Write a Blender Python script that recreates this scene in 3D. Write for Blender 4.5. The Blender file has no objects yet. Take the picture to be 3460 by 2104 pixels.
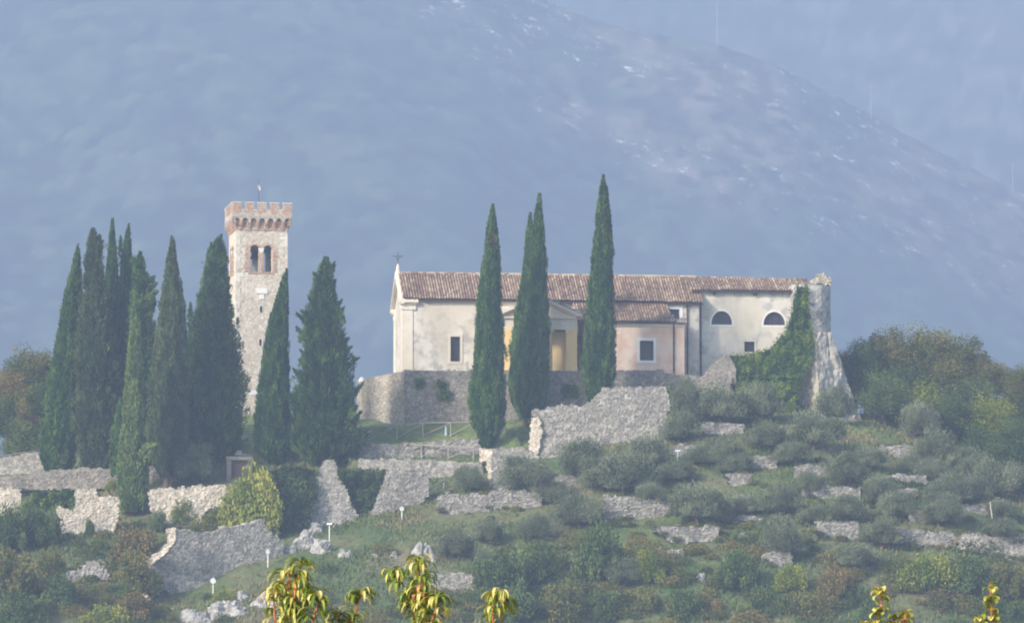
import bpy, math, random
import numpy as np
from mathutils import Vector
from mathutils.geometry import tessellate_polygon
R = math.radians
random.seed(7)
RNG = np.random.default_rng(7)
C = bpy.context.scene.collection
S = bpy.context.scene

# ------------------------------------------------------------------ camera, sky, sun, exposure
PITCH = R(6.7); CAMZ = 1.7; FPX = 19800.0
cam = bpy.data.cameras.new('camera'); co = bpy.data.objects.new('camera', cam); C.objects.link(co)
co.location = (0, 0, CAMZ); co.rotation_euler = (math.pi/2 + PITCH, 0, 0)
cam.sensor_width = 36; cam.lens = 36*FPX/3460; cam.clip_start = 0.5; cam.clip_end = 20000
S.camera = co
SUN = Vector((-0.66, -0.56, 0.48)).normalized()
w = bpy.data.worlds.new('World'); S.world = w; w.use_nodes = True
nt = w.node_tree; bg = nt.nodes['Background']
sky = nt.nodes.new('ShaderNodeTexSky'); sky.sky_type = 'NISHITA'; sky.sun_disc = False
sky.sun_elevation = math.asin(SUN.z); sky.sun_rotation = math.atan2(SUN.x, SUN.y)
sky.dust_density = 2.0
nt.links.new(sky.outputs[0], bg.inputs[0]); bg.inputs[1].default_value = 0.15
sl = bpy.data.lights.new('sun', 'SUN'); sl.energy = 4.0; sl.angle = R(8); sl.color = (1, 0.93, 0.85)
so = bpy.data.objects.new('sun', sl); C.objects.link(so)
so.rotation_euler = (-SUN).to_track_quat('-Z', 'Y').to_euler()
S.view_settings.view_transform = 'Standard'; S.view_settings.look = 'None'
S.view_settings.exposure = 1.08; S.view_settings.gamma = 1.0; S.view_settings.use_curve_mapping = False
S.cycles.use_denoising = True
S.cycles.max_bounces = 6; S.cycles.diffuse_bounces = 2; S.cycles.volume_bounces = 0
S.cycles.filter_width = 2.0

# ------------------------------------------------------------------ picture <-> world
cp, sp = math.cos(PITCH), math.sin(PITCH)
D = 3460/2463.0                                    # reading scale of the notes below
def ray(px, py):
    a = (px-1730)/FPX; b = -(py-1052)/FPX
    return np.array([a, cp - b*sp, sp + b*cp])
def P(px, py, Y):
    r = ray(px, py); return np.array([0, 0, CAMZ]) + r*(Y/r[1])
def project(x, y, z):                               # world -> photo pixel
    z = z-CAMZ
    f = y*cp + z*sp; u = -y*sp + z*cp
    return 1730 + x/f*FPX, 1052 - u/f*FPX
def z_of(py, Y):
    b = -(py-1052)/FPX
    return CAMZ + Y*(sp + b*cp)/(cp - b*sp)

# ------------------------------------------------------------------ noise
def _h(*k):
    s = np.zeros(np.broadcast(*k).shape) + 0.0
    for i, q in enumerate(k): s = s + q*(127.1, 311.7, 74.7, 19.19)[i]
    v = np.sin(s)*43758.5453
    return v - np.floor(v)
def vnoise(x, y, seed=0):
    x = np.asarray(x, float); y = np.asarray(y, float)
    xi, yi = np.floor(x), np.floor(y); fx, fy = x-xi, y-yi
    fx = fx*fx*(3-2*fx); fy = fy*fy*(3-2*fy)
    a = _h(xi, yi, seed+0*xi); b = _h(xi+1, yi, seed+0*xi); c = _h(xi, yi+1, seed+0*xi); d = _h(xi+1, yi+1, seed+0*xi)
    return (a*(1-fx)+b*fx)*(1-fy) + (c*(1-fx)+d*fx)*fy
def fbm(x, y, seed=0, o=4):
    s = 0; a = .5; n = 0
    for i in range(o):
        s = s + a*vnoise(x*2**i, y*2**i, seed+i*7.3); n += a; a *= .5
    return s/n
def worley(x, y, seed=0, jit=.75):
    x = np.asarray(x, float); y = np.asarray(y, float)
    xi, yi = np.floor(x), np.floor(y)
    f1 = np.full(x.shape, 9.); f2 = np.full(x.shape, 9.); rid = np.zeros(x.shape)
    for dx in (-1, 0, 1):
        for dy in (-1, 0, 1):
            cx, cy = xi+dx, yi+dy
            r1 = _h(cx, cy, seed+0*cx); r2 = _h(cx, cy, seed+5.5+0*cx); r3 = _h(cx, cy, seed+9.1+0*cx)
            d = np.hypot(cx+.5+(r1-.5)*jit-x, cy+.5+(r2-.5)*jit-y)
            m = d < f1
            f2 = np.where(m, f1, np.minimum(f2, d)); rid = np.where(m, r3, rid); f1 = np.where(m, d, f1)
    return f1, f2, rid

# ------------------------------------------------------------------ materials
MATS = {}
def newmat(name):
    m = bpy.data.materials.new(name); m.use_nodes = True; m.node_tree.nodes.clear(); MATS[name] = m
    return m, m.node_tree.nodes, m.node_tree.links
def ramp(N, stops):
    r = N.new('ShaderNodeValToRGB'); e = r.color_ramp.elements
    while len(e) < len(stops): e.new(0.5)
    for i, (p, c) in enumerate(stops): e[i].position = p; e[i].color = (*c, 1)
    return r
def noise(N, L, scale, detail=4, vec=None, rough=.6):
    n = N.new('ShaderNodeTexNoise'); n.inputs['Scale'].default_value = scale
    n.inputs['Detail'].default_value = detail; n.inputs['Roughness'].default_value = rough
    if vec is not None: L.new(vec, n.inputs['Vector'])
    return n
def mixc(N, L, fac, a, b, mode='MIX'):
    m = N.new('ShaderNodeMix'); m.data_type = 'RGBA'; m.blend_type = mode
    for s, v in ((0, fac), (6, a), (7, b)):
        if hasattr(v, 'links'): L.new(v, m.inputs[s])
        elif s == 0: m.inputs[0].default_value = v
        else: m.inputs[s].default_value = (*v, 1)
    return m.outputs[2]
def geo(N): return N.new('ShaderNodeNewGeometry').outputs['Position']
def finish(N, L, col, rough=.9, bump=None, bdist=.05, bstr=.6, spec=.2):
    b = N.new('ShaderNodeBsdfPrincipled'); o = N.new('ShaderNodeOutputMaterial')
    if hasattr(col, 'links'): L.new(col, b.inputs['Base Color'])
    else: b.inputs['Base Color'].default_value = (*col, 1)
    b.inputs['Roughness'].default_value = rough; b.inputs['Specular IOR Level'].default_value = spec
    if bump is not None:
        n = N.new('ShaderNodeBump'); n.inputs['Distance'].default_value = bdist; n.inputs['Strength'].default_value = bstr
        L.new(bump, n.inputs['Height']); L.new(n.outputs[0], b.inputs['Normal'])
    L.new(b.outputs[0], o.inputs[0]); return b
def attr(N, a='rnd'):
    n = N.new('ShaderNodeAttribute'); n.attribute_name = a; return n.outputs['Fac']
def plain(name, col, rough=.8, var=.15, scale=3., metallic=0):
    m, N, L = newmat(name)
    n = noise(N, L, scale, 3, geo(N))
    c = mixc(N, L, n.outputs[0], tuple(x*(1-var) for x in col), tuple(min(1, x*(1+var)) for x in col))
    b = finish(N, L, c, rough, n.outputs[0], .02); b.inputs['Metallic'].default_value = metallic
    return m
def stone(name, stops, stain=(.12, .11, .1), sfac=.5, sscale=.35, lo=.5):
    m, N, L = newmat(name)
    r = ramp(N, stops); L.new(attr(N), r.inputs[0])
    p = geo(N)
    n = noise(N, L, sscale, 5, p); n2 = noise(N, L, 5., 4, p)
    sr = ramp(N, [(.48, (0, 0, 0)), (.72, (sfac,)*3)]); L.new(n.outputs[0], sr.inputs[0])
    c = mixc(N, L, sr.outputs[0], r.outputs[0], stain)
    vr = ramp(N, [(.32, (lo,)*3), (.68, (1.7-lo,)*3)]); L.new(n2.outputs[0], vr.inputs[0])
    c = mixc(N, L, 1.0, c, vr.outputs[0], 'MULTIPLY')
    finish(N, L, c, .95, n2.outputs[0], .02, .5); return m
def plaster(name, base, light, dark, warm, sfac=.8, scale=.35):
    m, N, L = newmat(name); p = geo(N)
    mp = N.new('ShaderNodeMapping'); mp.inputs['Scale'].default_value = (1, 1, .45); L.new(p, mp.inputs[0])
    n1 = noise(N, L, scale, 6, mp.outputs[0], .65); n2 = noise(N, L, scale*2.7, 5, p); n3 = noise(N, L, .16, 3, p); n4 = noise(N, L, 12, 3, p)
    a = ramp(N, [(.43, (0,)*3), (.57, (1,)*3)]); L.new(n1.outputs[0], a.inputs[0])
    c = mixc(N, L, a.outputs[0], base, light)
    b = ramp(N, [(.49, (0,)*3), (.62, (sfac,)*3)]); L.new(n2.outputs[0], b.inputs[0])
    c = mixc(N, L, b.outputs[0], c, dark)
    d = ramp(N, [(.5, (0,)*3), (.65, (.7,)*3)]); L.new(n3.outputs[0], d.inputs[0])
    c = mixc(N, L, d.outputs[0], c, warm)
    v = ramp(N, [(.2, (.88,)*3), (.8, (1.06,)*3)]); L.new(n4.outputs[0], v.inputs[0])
    c = mixc(N, L, 1.0, c, v.outputs[0], 'MULTIPLY')
    finish(N, L, c, .95, n2.outputs[0], .01, .3); return m
def leaf(name, stops, trans=.22, patch=None):
    m, N, L = newmat(name)
    p = geo(N); n = noise(N, L, .9, 3, p)
    ad = N.new('ShaderNodeMath'); ad.operation = 'MULTIPLY_ADD'; L.new(n.outputs[0], ad.inputs[0]); ad.inputs[1].default_value = .7; ad.inputs[2].default_value = -.35
    a2 = N.new('ShaderNodeMath'); a2.operation = 'ADD'; L.new(ad.outputs[0], a2.inputs[0]); L.new(attr(N), a2.inputs[1])
    oi = N.new('ShaderNodeObjectInfo'); mr = N.new('ShaderNodeMath'); mr.operation = 'MULTIPLY_ADD'
    L.new(oi.outputs['Random'], mr.inputs[0]); mr.inputs[1].default_value = .24; L.new(a2.outputs[0], mr.inputs[2])
    r = ramp(N, stops); L.new(mr.outputs[0], r.inputs[0])
    d = N.new('ShaderNodeBsdfDiffuse'); t = N.new('ShaderNodeBsdfTranslucent'); mx = N.new('ShaderNodeMixShader'); mx.inputs[0].default_value = trans
    o = N.new('ShaderNodeOutputMaterial')
    L.new(r.outputs[0], d.inputs[0]); L.new(r.outputs[0], t.inputs[0])
    L.new(d.outputs[0], mx.inputs[1]); L.new(t.outputs[0], mx.inputs[2]); L.new(mx.outputs[0], o.inputs[0]); return m

M_cyp = leaf('cypress_leaf', [(.1, (.016, .045, .012)), (.5, (.045, .10, .022)), (1.0, (.12, .20, .04))], .18)
M_cypl = leaf('pale_cypress_leaf', [(.1, (.06, .10, .03)), (.5, (.14, .20, .055)), (1.0, (.24, .30, .08))], .15)
M_cypb = leaf('brown_cypress_leaf', [(.1, (.03, .055, .02)), (.6, (.075, .11, .04)), (1.0, (.15, .165, .065))], .12)
M_oliv = leaf('olive_leaf', [(.1, (.10, .13, .07)), (.55, (.18, .21, .125)), (1.0, (.31, .34, .20))], .35)
M_broad = leaf('broad_leaf', [(.1, (.035, .065, .018)), (.55, (.085, .135, .04)), (1.0, (.16, .20, .06))])
M_aut = leaf('autumn_leaf', [(.1, (.06, .085, .022)), (.5, (.125, .145, .04)), (1.0, (.24, .19, .055))])
M_yel = leaf('yellowing_leaf', [(.1, (.09, .14, .022)), (.5, (.20, .24, .035)), (1.0, (.36, .34, .06))])
M_brn = leaf('brown_leaf', [(.1, (.09, .085, .03)), (.5, (.19, .155, .055)), (1.0, (.29, .21, .075))])
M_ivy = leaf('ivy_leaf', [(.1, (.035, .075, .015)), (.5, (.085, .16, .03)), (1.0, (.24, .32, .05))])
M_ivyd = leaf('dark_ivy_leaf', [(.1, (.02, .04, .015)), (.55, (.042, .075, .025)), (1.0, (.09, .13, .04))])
M_grass = leaf('grass_blades', [(.1, (.08, .13, .035)), (.5, (.125, .165, .055)), (1.0, (.24, .205, .10))])
M_core = plain('dark_twigs', (.018, .026, .012), .95)
M_bark = plain('bark', (.12, .085, .06), .95, .3)
M_wood = plain('weathered_wood', (.30, .275, .24), .9, .3)
M_white = plain('white_paint', (.78, .78, .76), .6, .06)
M_metal = plain('dark_metal', (.05, .05, .055), .5, .1, metallic=.3)
M_gutter = plain('brown_pipe', (.085, .05, .05), .5, .15)
M_pole = plain('grey_pole', (.55, .55, .55), .6, .1)
M_mast = plain('dull_steel', (.30, .30, .31), .7, .1)
M_oldst = plain('old_brown_stone', (.19, .165, .14), .95, .3)
M_pane = plain('window_glass', (.045, .045, .06), .25, .4, 1.5)
M_panel = plain('grey_shutter', (.16, .16, .18), .6, .15)
M_cap = plain('pale_cap_stone', (.62, .60, .55), .9, .12, 2)
M_frame = plain('window_stone', (.62, .55, .45), .9, .08)
M_fwhite = plain('white_window_stone', (.74, .73, .70), .9, .06)
M_ochre = plaster('ochre_plaster', (.86, .63, .27), (.88, .68, .33), (.78, .56, .24), (.84, .61, .28), .3)
M_entab = plaster('pale_entablature', (.72, .64, .51), (.76, .69, .57), (.6, .53, .43), (.7, .6, .45), .4)
M_plast = plaster('cream_plaster', (.55, .50, .42), (.70, .655, .575), (.36, .335, .295), (.58, .515, .41), .8)
M_white_pl = plaster('grey_white_plaster', (.62, .58, .50), (.73, .69, .61), (.38, .38, .37), (.68, .61, .47), .8, .28)
M_pink = plaster('pink_plaster', (.64, .46, .35), (.70, .57, .46), (.60, .33, .22), (.66, .50, .38), .5, .4)
M_bast = plaster('bastion_render', (.36, .345, .32), (.50, .475, .43), (.17, .17, .17), (.47, .43, .35), .85, .5)
M_foot = plaster('foot_stonework', (.33, .31, .27), (.45, .41, .34), (.18, .175, .165), (.50, .45, .35), .8, .6)
M_tower = stone('tower_stone', [(0, (.52, .44, .34)), (.35, (.61, .54, .44)), (.7, (.69, .63, .52)), (1, (.80, .76, .66))], (.56, .46, .36), .5, .3, .72)
M_brick = stone('tower_brick', [(0, (.40, .25, .18)), (.5, (.52, .35, .25)), (1, (.60, .45, .34))], (.56, .47, .38), .7, .7)
M_corb = stone('corbel_band', [(0, (.40, .34, .28)), (.5, (.50, .43, .36)), (1, (.58, .52, .44))], (.42, .25, .18), .5, .6)
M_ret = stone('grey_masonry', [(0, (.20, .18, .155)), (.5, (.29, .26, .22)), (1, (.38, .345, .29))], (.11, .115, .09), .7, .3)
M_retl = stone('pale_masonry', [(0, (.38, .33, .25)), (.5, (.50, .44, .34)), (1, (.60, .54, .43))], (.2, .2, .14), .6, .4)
M_ruin = stone('ruin_masonry', [(0, (.19, .18, .155)), (.5, (.33, .31, .27)), (1, (.46, .435, .38))], (.22, .205, .19), .55, .35)
M_dry = stone('dry_stone', [(0, (.18, .17, .15)), (.5, (.28, .265, .235)), (1, (.42, .40, .355))], (.13, .135, .10), .6, .9)
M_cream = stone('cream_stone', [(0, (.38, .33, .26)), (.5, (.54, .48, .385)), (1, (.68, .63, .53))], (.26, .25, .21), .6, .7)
M_tile = None
m, N, L = newmat('roof_tiles'); M_tile = m
r = ramp(N, [(0, (.12, .075, .062)), (.3, (.21, .135, .10)), (.5, (.28, .185, .13)), (.7, (.38, .28, .19)), (.9, (.50, .42, .30)), (1, (.38, .16, .09))]); L.new(attr(N), r.inputs[0])
n = noise(N, L, 4, 4, geo(N)); n5 = noise(N, L, .5, 3, geo(N)); q = ramp(N, [(.35, (.7,)*3), (.7, (1.15,)*3)]); L.new(n5.outputs[0], q.inputs[0])
c = mixc(N, L, 1.0, r.outputs[0], q.outputs[0], 'MULTIPLY')
finish(N, L, c, .9, n.outputs[0], .03)
m, N, L = newmat('limestone'); M_rock = m
p = geo(N); n = noise(N, L, 1.6, 6, p, .7); r = ramp(N, [(.3, (.13, .13, .12)), (.48, (.33, .32, .295)), (.7, (.54, .52, .48))]); L.new(n.outputs[0], r.inputs[0])
finish(N, L, r.outputs[0], .95, n.outputs[0], .3, .9)
m, N, L = newmat('hill_ground'); M_ground = m
p = geo(N); n1 = noise(N, L, .11, 6, p, .65); n2 = noise(N, L, 1.3, 5, p, .7)
r = ramp(N, [(.32, (.06, .10, .028)), (.5, (.10, .125, .045)), (.62, (.15, .14, .07)), (.75, (.21, .165, .11))]); L.new(n1.outputs[0], r.inputs[0])
g = ramp(N, [(.3, (.12, .165, .045)), (.6, (.17, .215, .065)), (.8, (.27, .25, .10))]); L.new(n2.outputs[0], g.inputs[0])
c = mixc(N, L, attr(N, 'lawn'), r.outputs[0], g.outputs[0])
v = ramp(N, [(.3, (.65,)*3), (.7, (1.2,)*3)]); L.new(n2.outputs[0], v.inputs[0])
c = mixc(N, L, 1.0, c, v.outputs[0], 'MULTIPLY')
finish(N, L, c, .95, n2.outputs[0], .25, .8)
m, N, L = newmat('mountain_ground'); M_mount = m
p = geo(N); n1 = noise(N, L, .02, 6, p, .7); n2 = noise(N, L, .15, 4, p, .7)
f = ramp(N, [(.35, (.026, .04, .022)), (.5, (.042, .06, .032)), (.65, (.065, .08, .045))]); L.new(n1.outputs[0], f.inputs[0])
me = ramp(N, [(.38, (.055, .07, .04)), (.62, (.17, .135, .10))]); L.new(n1.outputs[0], me.inputs[0])
c = mixc(N, L, attr(N, 'meadow'), f.outputs[0], me.outputs[0])
n6 = noise(N, L, .09, 7, p, .75); rr_ = ramp(N, [(.585, (0,)*3), (.64, (1,)*3)]); L.new(n6.outputs[0], rr_.inputs[0])
rm = N.new('ShaderNodeMath'); rm.operation = 'MULTIPLY'; L.new(rr_.outputs[0], rm.inputs[0]); L.new(attr(N, 'rock'), rm.inputs[1])
c = mixc(N, L, rm.outputs[0], c, (.50, .49, .48))
cv = ramp(N, [(0, (.35,)*3), (1, (1.8,)*3)]); L.new(attr(N, 'tree'), cv.inputs[0]); c = mixc(N, L, 1.0, c, cv.outputs[0], 'MULTIPLY')
finish(N, L, c, .95)
def peachmat():
    m, N, L = newmat('peach_leaf')
    r = ramp(N, [(0, (.10, .17, .015)), (.4, (.22, .27, .03)), (.65, (.48, .42, .08)), (.9, (.68, .56, .22)), (1, (.60, .14, .05))]); L.new(attr(N), r.inputs[0])
    b = N.new('ShaderNodeBsdfPrincipled'); b.inputs['Roughness'].default_value = .35; b.inputs['Specular IOR Level'].default_value = .5
    t = N.new('ShaderNodeBsdfTranslucent'); mx = N.new('ShaderNodeMixShader'); mx.inputs[0].default_value = .35; o = N.new('ShaderNodeOutputMaterial')
    L.new(r.outputs[0], b.inputs[0]); L.new(r.outputs[0], t.inputs[0]); L.new(b.outputs[0], mx.inputs[1]); L.new(t.outputs[0], mx.inputs[2]); L.new(mx.outputs[0], o.inputs[0]); return m
M_peach = peachmat()
M_shoot = plain('red_shoot', (.33, .09, .045), .5, .2)

# ------------------------------------------------------------------ object helpers
WL = {}
def tag(o, label=None, cat=None, group=None, kind=None):
    if label: o['label'] = label
    if cat: o['category'] = cat
    if group: o['group'] = group
    if kind or cat: o['kind'] = kind or 'thing'
    return o
def thing(name, label, cat, loc, group=None):
    o = bpy.data.objects.new(name, None); o.empty_display_size = .3; C.objects.link(o); o.location = tuple(loc)
    WL[o] = np.array(loc, float); return tag(o, label, cat, group)
def meshdata(name, V, F, mat, attrs=None, smooth=False):
    me = bpy.data.meshes.new(name)
    V = np.asarray(V, np.float32)
    if isinstance(F, np.ndarray):
        k = F.shape[1]; nF = len(F)
        me.vertices.add(len(V)); me.vertices.foreach_set('co', V.ravel())
        me.loops.add(nF*k); me.loops.foreach_set('vertex_index', F.ravel().astype(np.int32))
        me.polygons.add(nF); me.polygons.foreach_set('loop_start', np.arange(0, nF*k, k, dtype=np.int32))
        me.update(calc_edges=True)
    else:
        me.from_pydata([tuple(v) for v in V.tolist()], [], [tuple(f) for f in F]); me.update()
    if attrs:
        for k, a in attrs.items():
            at = me.attributes.new(k, 'FLOAT', 'POINT'); at.data.foreach_set('value', np.asarray(a, np.float32))
    me.polygons.foreach_set('use_smooth', [smooth]*len(me.polygons))
    me.materials.append(mat); return me
def mk(name, V, F, mat, parent=None, attrs=None, smooth=False, loc=None):
    V = np.asarray(V, float)
    base = WL[parent] if parent is not None else (np.array(loc, float) if loc is not None else np.zeros(3))
    o = bpy.data.objects.new(name, meshdata(name, V-base, F, mat, attrs, smooth)); C.objects.link(o)
    if parent is not None: o.parent = parent
    elif loc is not None: o.location = tuple(loc)
    WL[o] = base; return o
class MB:
    def __init__(s): s.V = []; s.F = []; s.A = []; s.P = []
    def add(s, V, F, a=.5):
        s.P.append((V, F, a))
        n = len(s.V); s.V += [tuple(v) for v in V]; s.F += [tuple(i+n for i in f) for f in F]
        s.A += (list(a) if hasattr(a, '__len__') else [a]*len(V))
    def box8(s, c, a=.5):
        s.add(c, [(0, 1, 2, 3), (7, 6, 5, 4), (0, 4, 5, 1), (1, 5, 6, 2), (2, 6, 7, 3), (3, 7, 4, 0)], a)
    def tube(s, p, q, r0, r1=None, n=6, a=.5, caps=True):
        p = np.array(p, float); q = np.array(q, float); r1 = r0 if r1 is None else r1
        d = q-p; d = d/np.linalg.norm(d); h = np.array([0, 0, 1.]) if abs(d[2]) < .9 else np.array([1., 0, 0])
        e = np.cross(d, h); e /= np.linalg.norm(e); f = np.cross(d, e)
        V = []
        for c, r in ((p, r0), (q, r1)):
            for i in range(n):
                t = 2*math.pi*i/n; V.append(c + r*(math.cos(t)*e + math.sin(t)*f))
        F = [(i, (i+1) % n, n+(i+1) % n, n+i) for i in range(n)]
        if caps: F += [tuple(range(n))[::-1], tuple(range(n, 2*n))]
        s.add(V, F, a)
    def each(s, name, mat, parent):                # one object for every added solid
        if not hasattr(s, 'P'): return
        for V, F, a in s.P: mk(name, np.array(V, float), F, mat, parent, {'rnd': a if hasattr(a, '__len__') else [a]*len(V)})
    def build(s, name, mat, parent=None, loc=None, smooth=False):
        return mk(name, np.array(s.V), s.F, mat, parent, {'rnd': s.A}, smooth, loc)

class Frame:                                       # an upright plane: u along it, z up, depth away from the camera
    def __init__(s, px, Y, yaw):
        o = P(px, 1052, Y); s.O = np.array([o[0], o[1], 0.]); s.U = np.array([math.cos(yaw), math.sin(yaw), 0]); s.N = np.array([math.sin(yaw), -math.cos(yaw), 0])
    def uz(s, px, py, depth=0):
        r = ray(px, py); o = np.array([0, 0, CAMZ])
        t = (np.dot(s.O - s.N*depth - o, s.N))/np.dot(r, s.N); X = o + r*t
        return float(np.dot(X-s.O, s.U)), float(X[2])
    def w(s, u, z, depth=0):
        return s.O + s.U*u - s.N*depth + np.array([0, 0, z])
    def wa(s, u, z, depth):
        u = np.asarray(u)[..., None]; d = np.asarray(depth)[..., None]
        X = s.O + s.U*u - s.N*d; X = X.copy(); X[..., 2] += z; return X
    def box(s, mb, u0, u1, z0, z1, d0, d1, a=.5):   # d0 front (smaller), d1 back
        c = [s.w(u0, z0, d0), s.w(u1, z0, d0), s.w(u1, z1, d0), s.w(u0, z1, d0), s.w(u0, z0, d1), s.w(u1, z0, d1), s.w(u1, z1, d1), s.w(u0, z1, d1)]
        mb.box8(c, a)

def inpoly(x, y, poly):
    r = np.zeros(x.shape, bool); n = len(poly)
    for i in range(n):
        x0, y0 = poly[i]; x1, y1 = poly[(i+1) % n]
        if y0 == y1: continue
        c = ((y0 > y) != (y1 > y)) & (x < (x1-x0)*(y-y0)/(y1-y0)+x0); r ^= c
    return r

def masonry(name, fr, poly, mat, parent=None, label=None, cat='wall', group=None, cell=.13, thick=.9, stone=(.42, .27),
            disp=.09, ragged=.18, holes=(), depth=0, seed=0, batter=0., curve=0.):
    """a stone wall cut to an outline (u,z) with stones that stand out, real thickness and ragged edges"""
    po = np.array(poly); u0, u1 = po[:, 0].min()-.2, po[:, 0].max()+.2; z0, z1 = po[:, 1].min()-.2, po[:, 1].max()+.2
    nu = max(2, int((u1-u0)/cell)); nz = max(2, int((z1-z0)/cell))
    us = np.linspace(u0, u1, nu+1); zs = np.linspace(z0, z1, nz+1); UU, ZZ = np.meshgrid(us, zs)
    cu = (us[:-1]+us[1:])/2; cz = (zs[:-1]+zs[1:])/2; CU, CZ = np.meshgrid(cu, cz)
    nx = (fbm(CU*1.3+seed, CZ*1.3, seed)-.5)*2*ragged*1.6 + (_h(np.floor(CU/stone[0]), np.floor(CZ/stone[1]), seed+0*CU)-.5)*ragged
    ny = (fbm(CU*1.1+9, CZ*1.7+seed, seed+3)-.5)*2*ragged + (_h(np.floor(CU/stone[0]), np.floor(CZ/stone[1]), seed+2+0*CU)-.5)*ragged*1.3
    keep = inpoly(CU+nx, CZ+ny, poly)
    for h in holes: keep &= ~inpoly(CU, CZ, h)
    row = np.floor(ZZ/stone[1]); f1, f2, rid = worley(UU/stone[0] + .5*(row % 2)*0, ZZ/stone[1], seed)
    bul = (np.clip((f2-f1)*4, 0, 1)*.55 + rid*.5)*disp*.8 + (fbm(UU*.5, ZZ*.5, seed+20)-.5)*disp*1.5 + (fbm(UU*4, ZZ*4, seed+21, 2)-.5)*disp*.25
    jx = (_h(UU, ZZ, 1.7+0*UU)-.5)*cell*.45; jz = (_h(UU, ZZ, 4.1+0*UU)-.5)*cell*.45
    dz = (ZZ-z0)*batter + curve*(UU-(u0+u1)/2)**2
    Vf = fr.wa(UU+jx, 0, depth - bul + dz); Vf[..., 2] += ZZ+jz
    Vb = fr.wa(UU+jx, 0, depth + thick + 0*UU + curve*(UU-(u0+u1)/2)**2); Vb[..., 2] += ZZ+jz
    nv = UU.size; V = np.concatenate([Vf.reshape(-1, 3), Vb.reshape(-1, 3)])
    idx = np.arange(nv).reshape(UU.shape)
    a, b, c, d = idx[:-1, :-1], idx[:-1, 1:], idx[1:, 1:], idx[1:, :-1]
    q = [np.stack([a[keep], b[keep], c[keep], d[keep]], 1), np.stack([d[keep], c[keep], b[keep], a[keep]], 1)+nv]
    kp = np.pad(keep, 1)
    K = kp[1:-1, 1:-1]
    for nb, (p0, p1) in ((kp[:-2, 1:-1], (a, b)), (kp[2:, 1:-1], (c, d)), (kp[1:-1, :-2], (d, a)), (kp[1:-1, 2:], (b, c))):
        m = K & ~nb; q.append(np.stack([p1[m], p0[m], p0[m]+nv, p1[m]+nv], 1))
    F = np.concatenate(q)
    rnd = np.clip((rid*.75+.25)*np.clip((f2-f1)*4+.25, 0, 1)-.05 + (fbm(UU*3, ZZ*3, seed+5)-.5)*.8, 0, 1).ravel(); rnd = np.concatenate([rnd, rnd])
    used = np.unique(F); mp = np.zeros(len(V), int); mp[used] = np.arange(len(used)); V = V[used]; rnd = rnd[used]; F = mp[F]
    loc = None
    if parent is None: loc = V[np.argmin(V[:, 2])]
    o = mk(name, V, F, mat, parent, {'rnd': rnd}, False, loc)
    if parent is None: tag(o, label, cat, group)
    return o

def panel(fr, name, outer, holes, depth, thick, mat, parent):     # flat wall with true openings and reveals
    loops = [outer]+list(holes)
    tri = tessellate_polygon([[Vector((u, z, 0)) for u, z in l] for l in loops])
    flat = [q for l in loops for q in l]; n = len(flat)
    V = [fr.w(u, z, depth) for u, z in flat] + [fr.w(u, z, depth+thick) for u, z in flat]
    F = [tuple(t) for t in tri] + [tuple(i+n for i in t[::-1]) for t in tri]
    s = 0
    for l in loops:
        k = len(l)
        F += [(s+i, s+(i+1) % k, n+s+(i+1) % k, n+s+i) for i in range(k)]; s += k
    o = mk(name, V, F, mat, parent, {'rnd': [.5]*len(V)})
    import bmesh
    bm = bmesh.new(); bm.from_mesh(o.data); bmesh.ops.recalc_face_normals(bm, faces=bm.faces); bm.to_mesh(o.data); bm.free()
    return o
def rect(u0, u1, z0, z1): return [(u0, z0), (u1, z0), (u1, z1), (u0, z1)]
def arch(u0, u1, z0, z1, n=10, flat=1.0):                    # arched opening: straight jambs then a half circle
    r = (u1-u0)/2; c = (u0+u1)/2; zs = z1-r*flat
    return [(u0, z0), (u1, z0)] + [(c+r*math.cos(t), zs+r*flat*math.sin(t)) for t in np.linspace(0, math.pi, n)]
def ring(fr, name, inner, outer, d0, d1, mat, parent):      # a frame between two outlines with equal point counts
    n = len(inner); V = []
    for d in (d0, d1):
        V += [fr.w(u, z, d) for u, z in inner] + [fr.w(u, z, d) for u, z in outer]
    F = []
    for i in range(n):
        j = (i+1) % n
        F += [(i, j, n+j, n+i), (2*n+j, 2*n+i, 3*n+i, 3*n+j), (n+i, n+j, 3*n+j, 3*n+i), (j, i, 2*n+i, 2*n+j)]
    return mk(name, V, F, mat, parent, {'rnd': [(i*.37) % 1 for i in range(4*n)]})
def grow(poly, d):
    c = np.mean(np.array(poly), 0); out = []
    u0 = min(p[0] for p in poly); u1 = max(p[0] for p in poly); z0 = min(p[1] for p in poly); z1 = max(p[1] for p in poly)
    for u, z in poly: out.append((c[0]+(u-c[0])*(1+2*d/(u1-u0)), (z0+z1)/2+(z-(z0+z1)/2)*(1+2*d/(z1-z0))))
    return out

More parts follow.
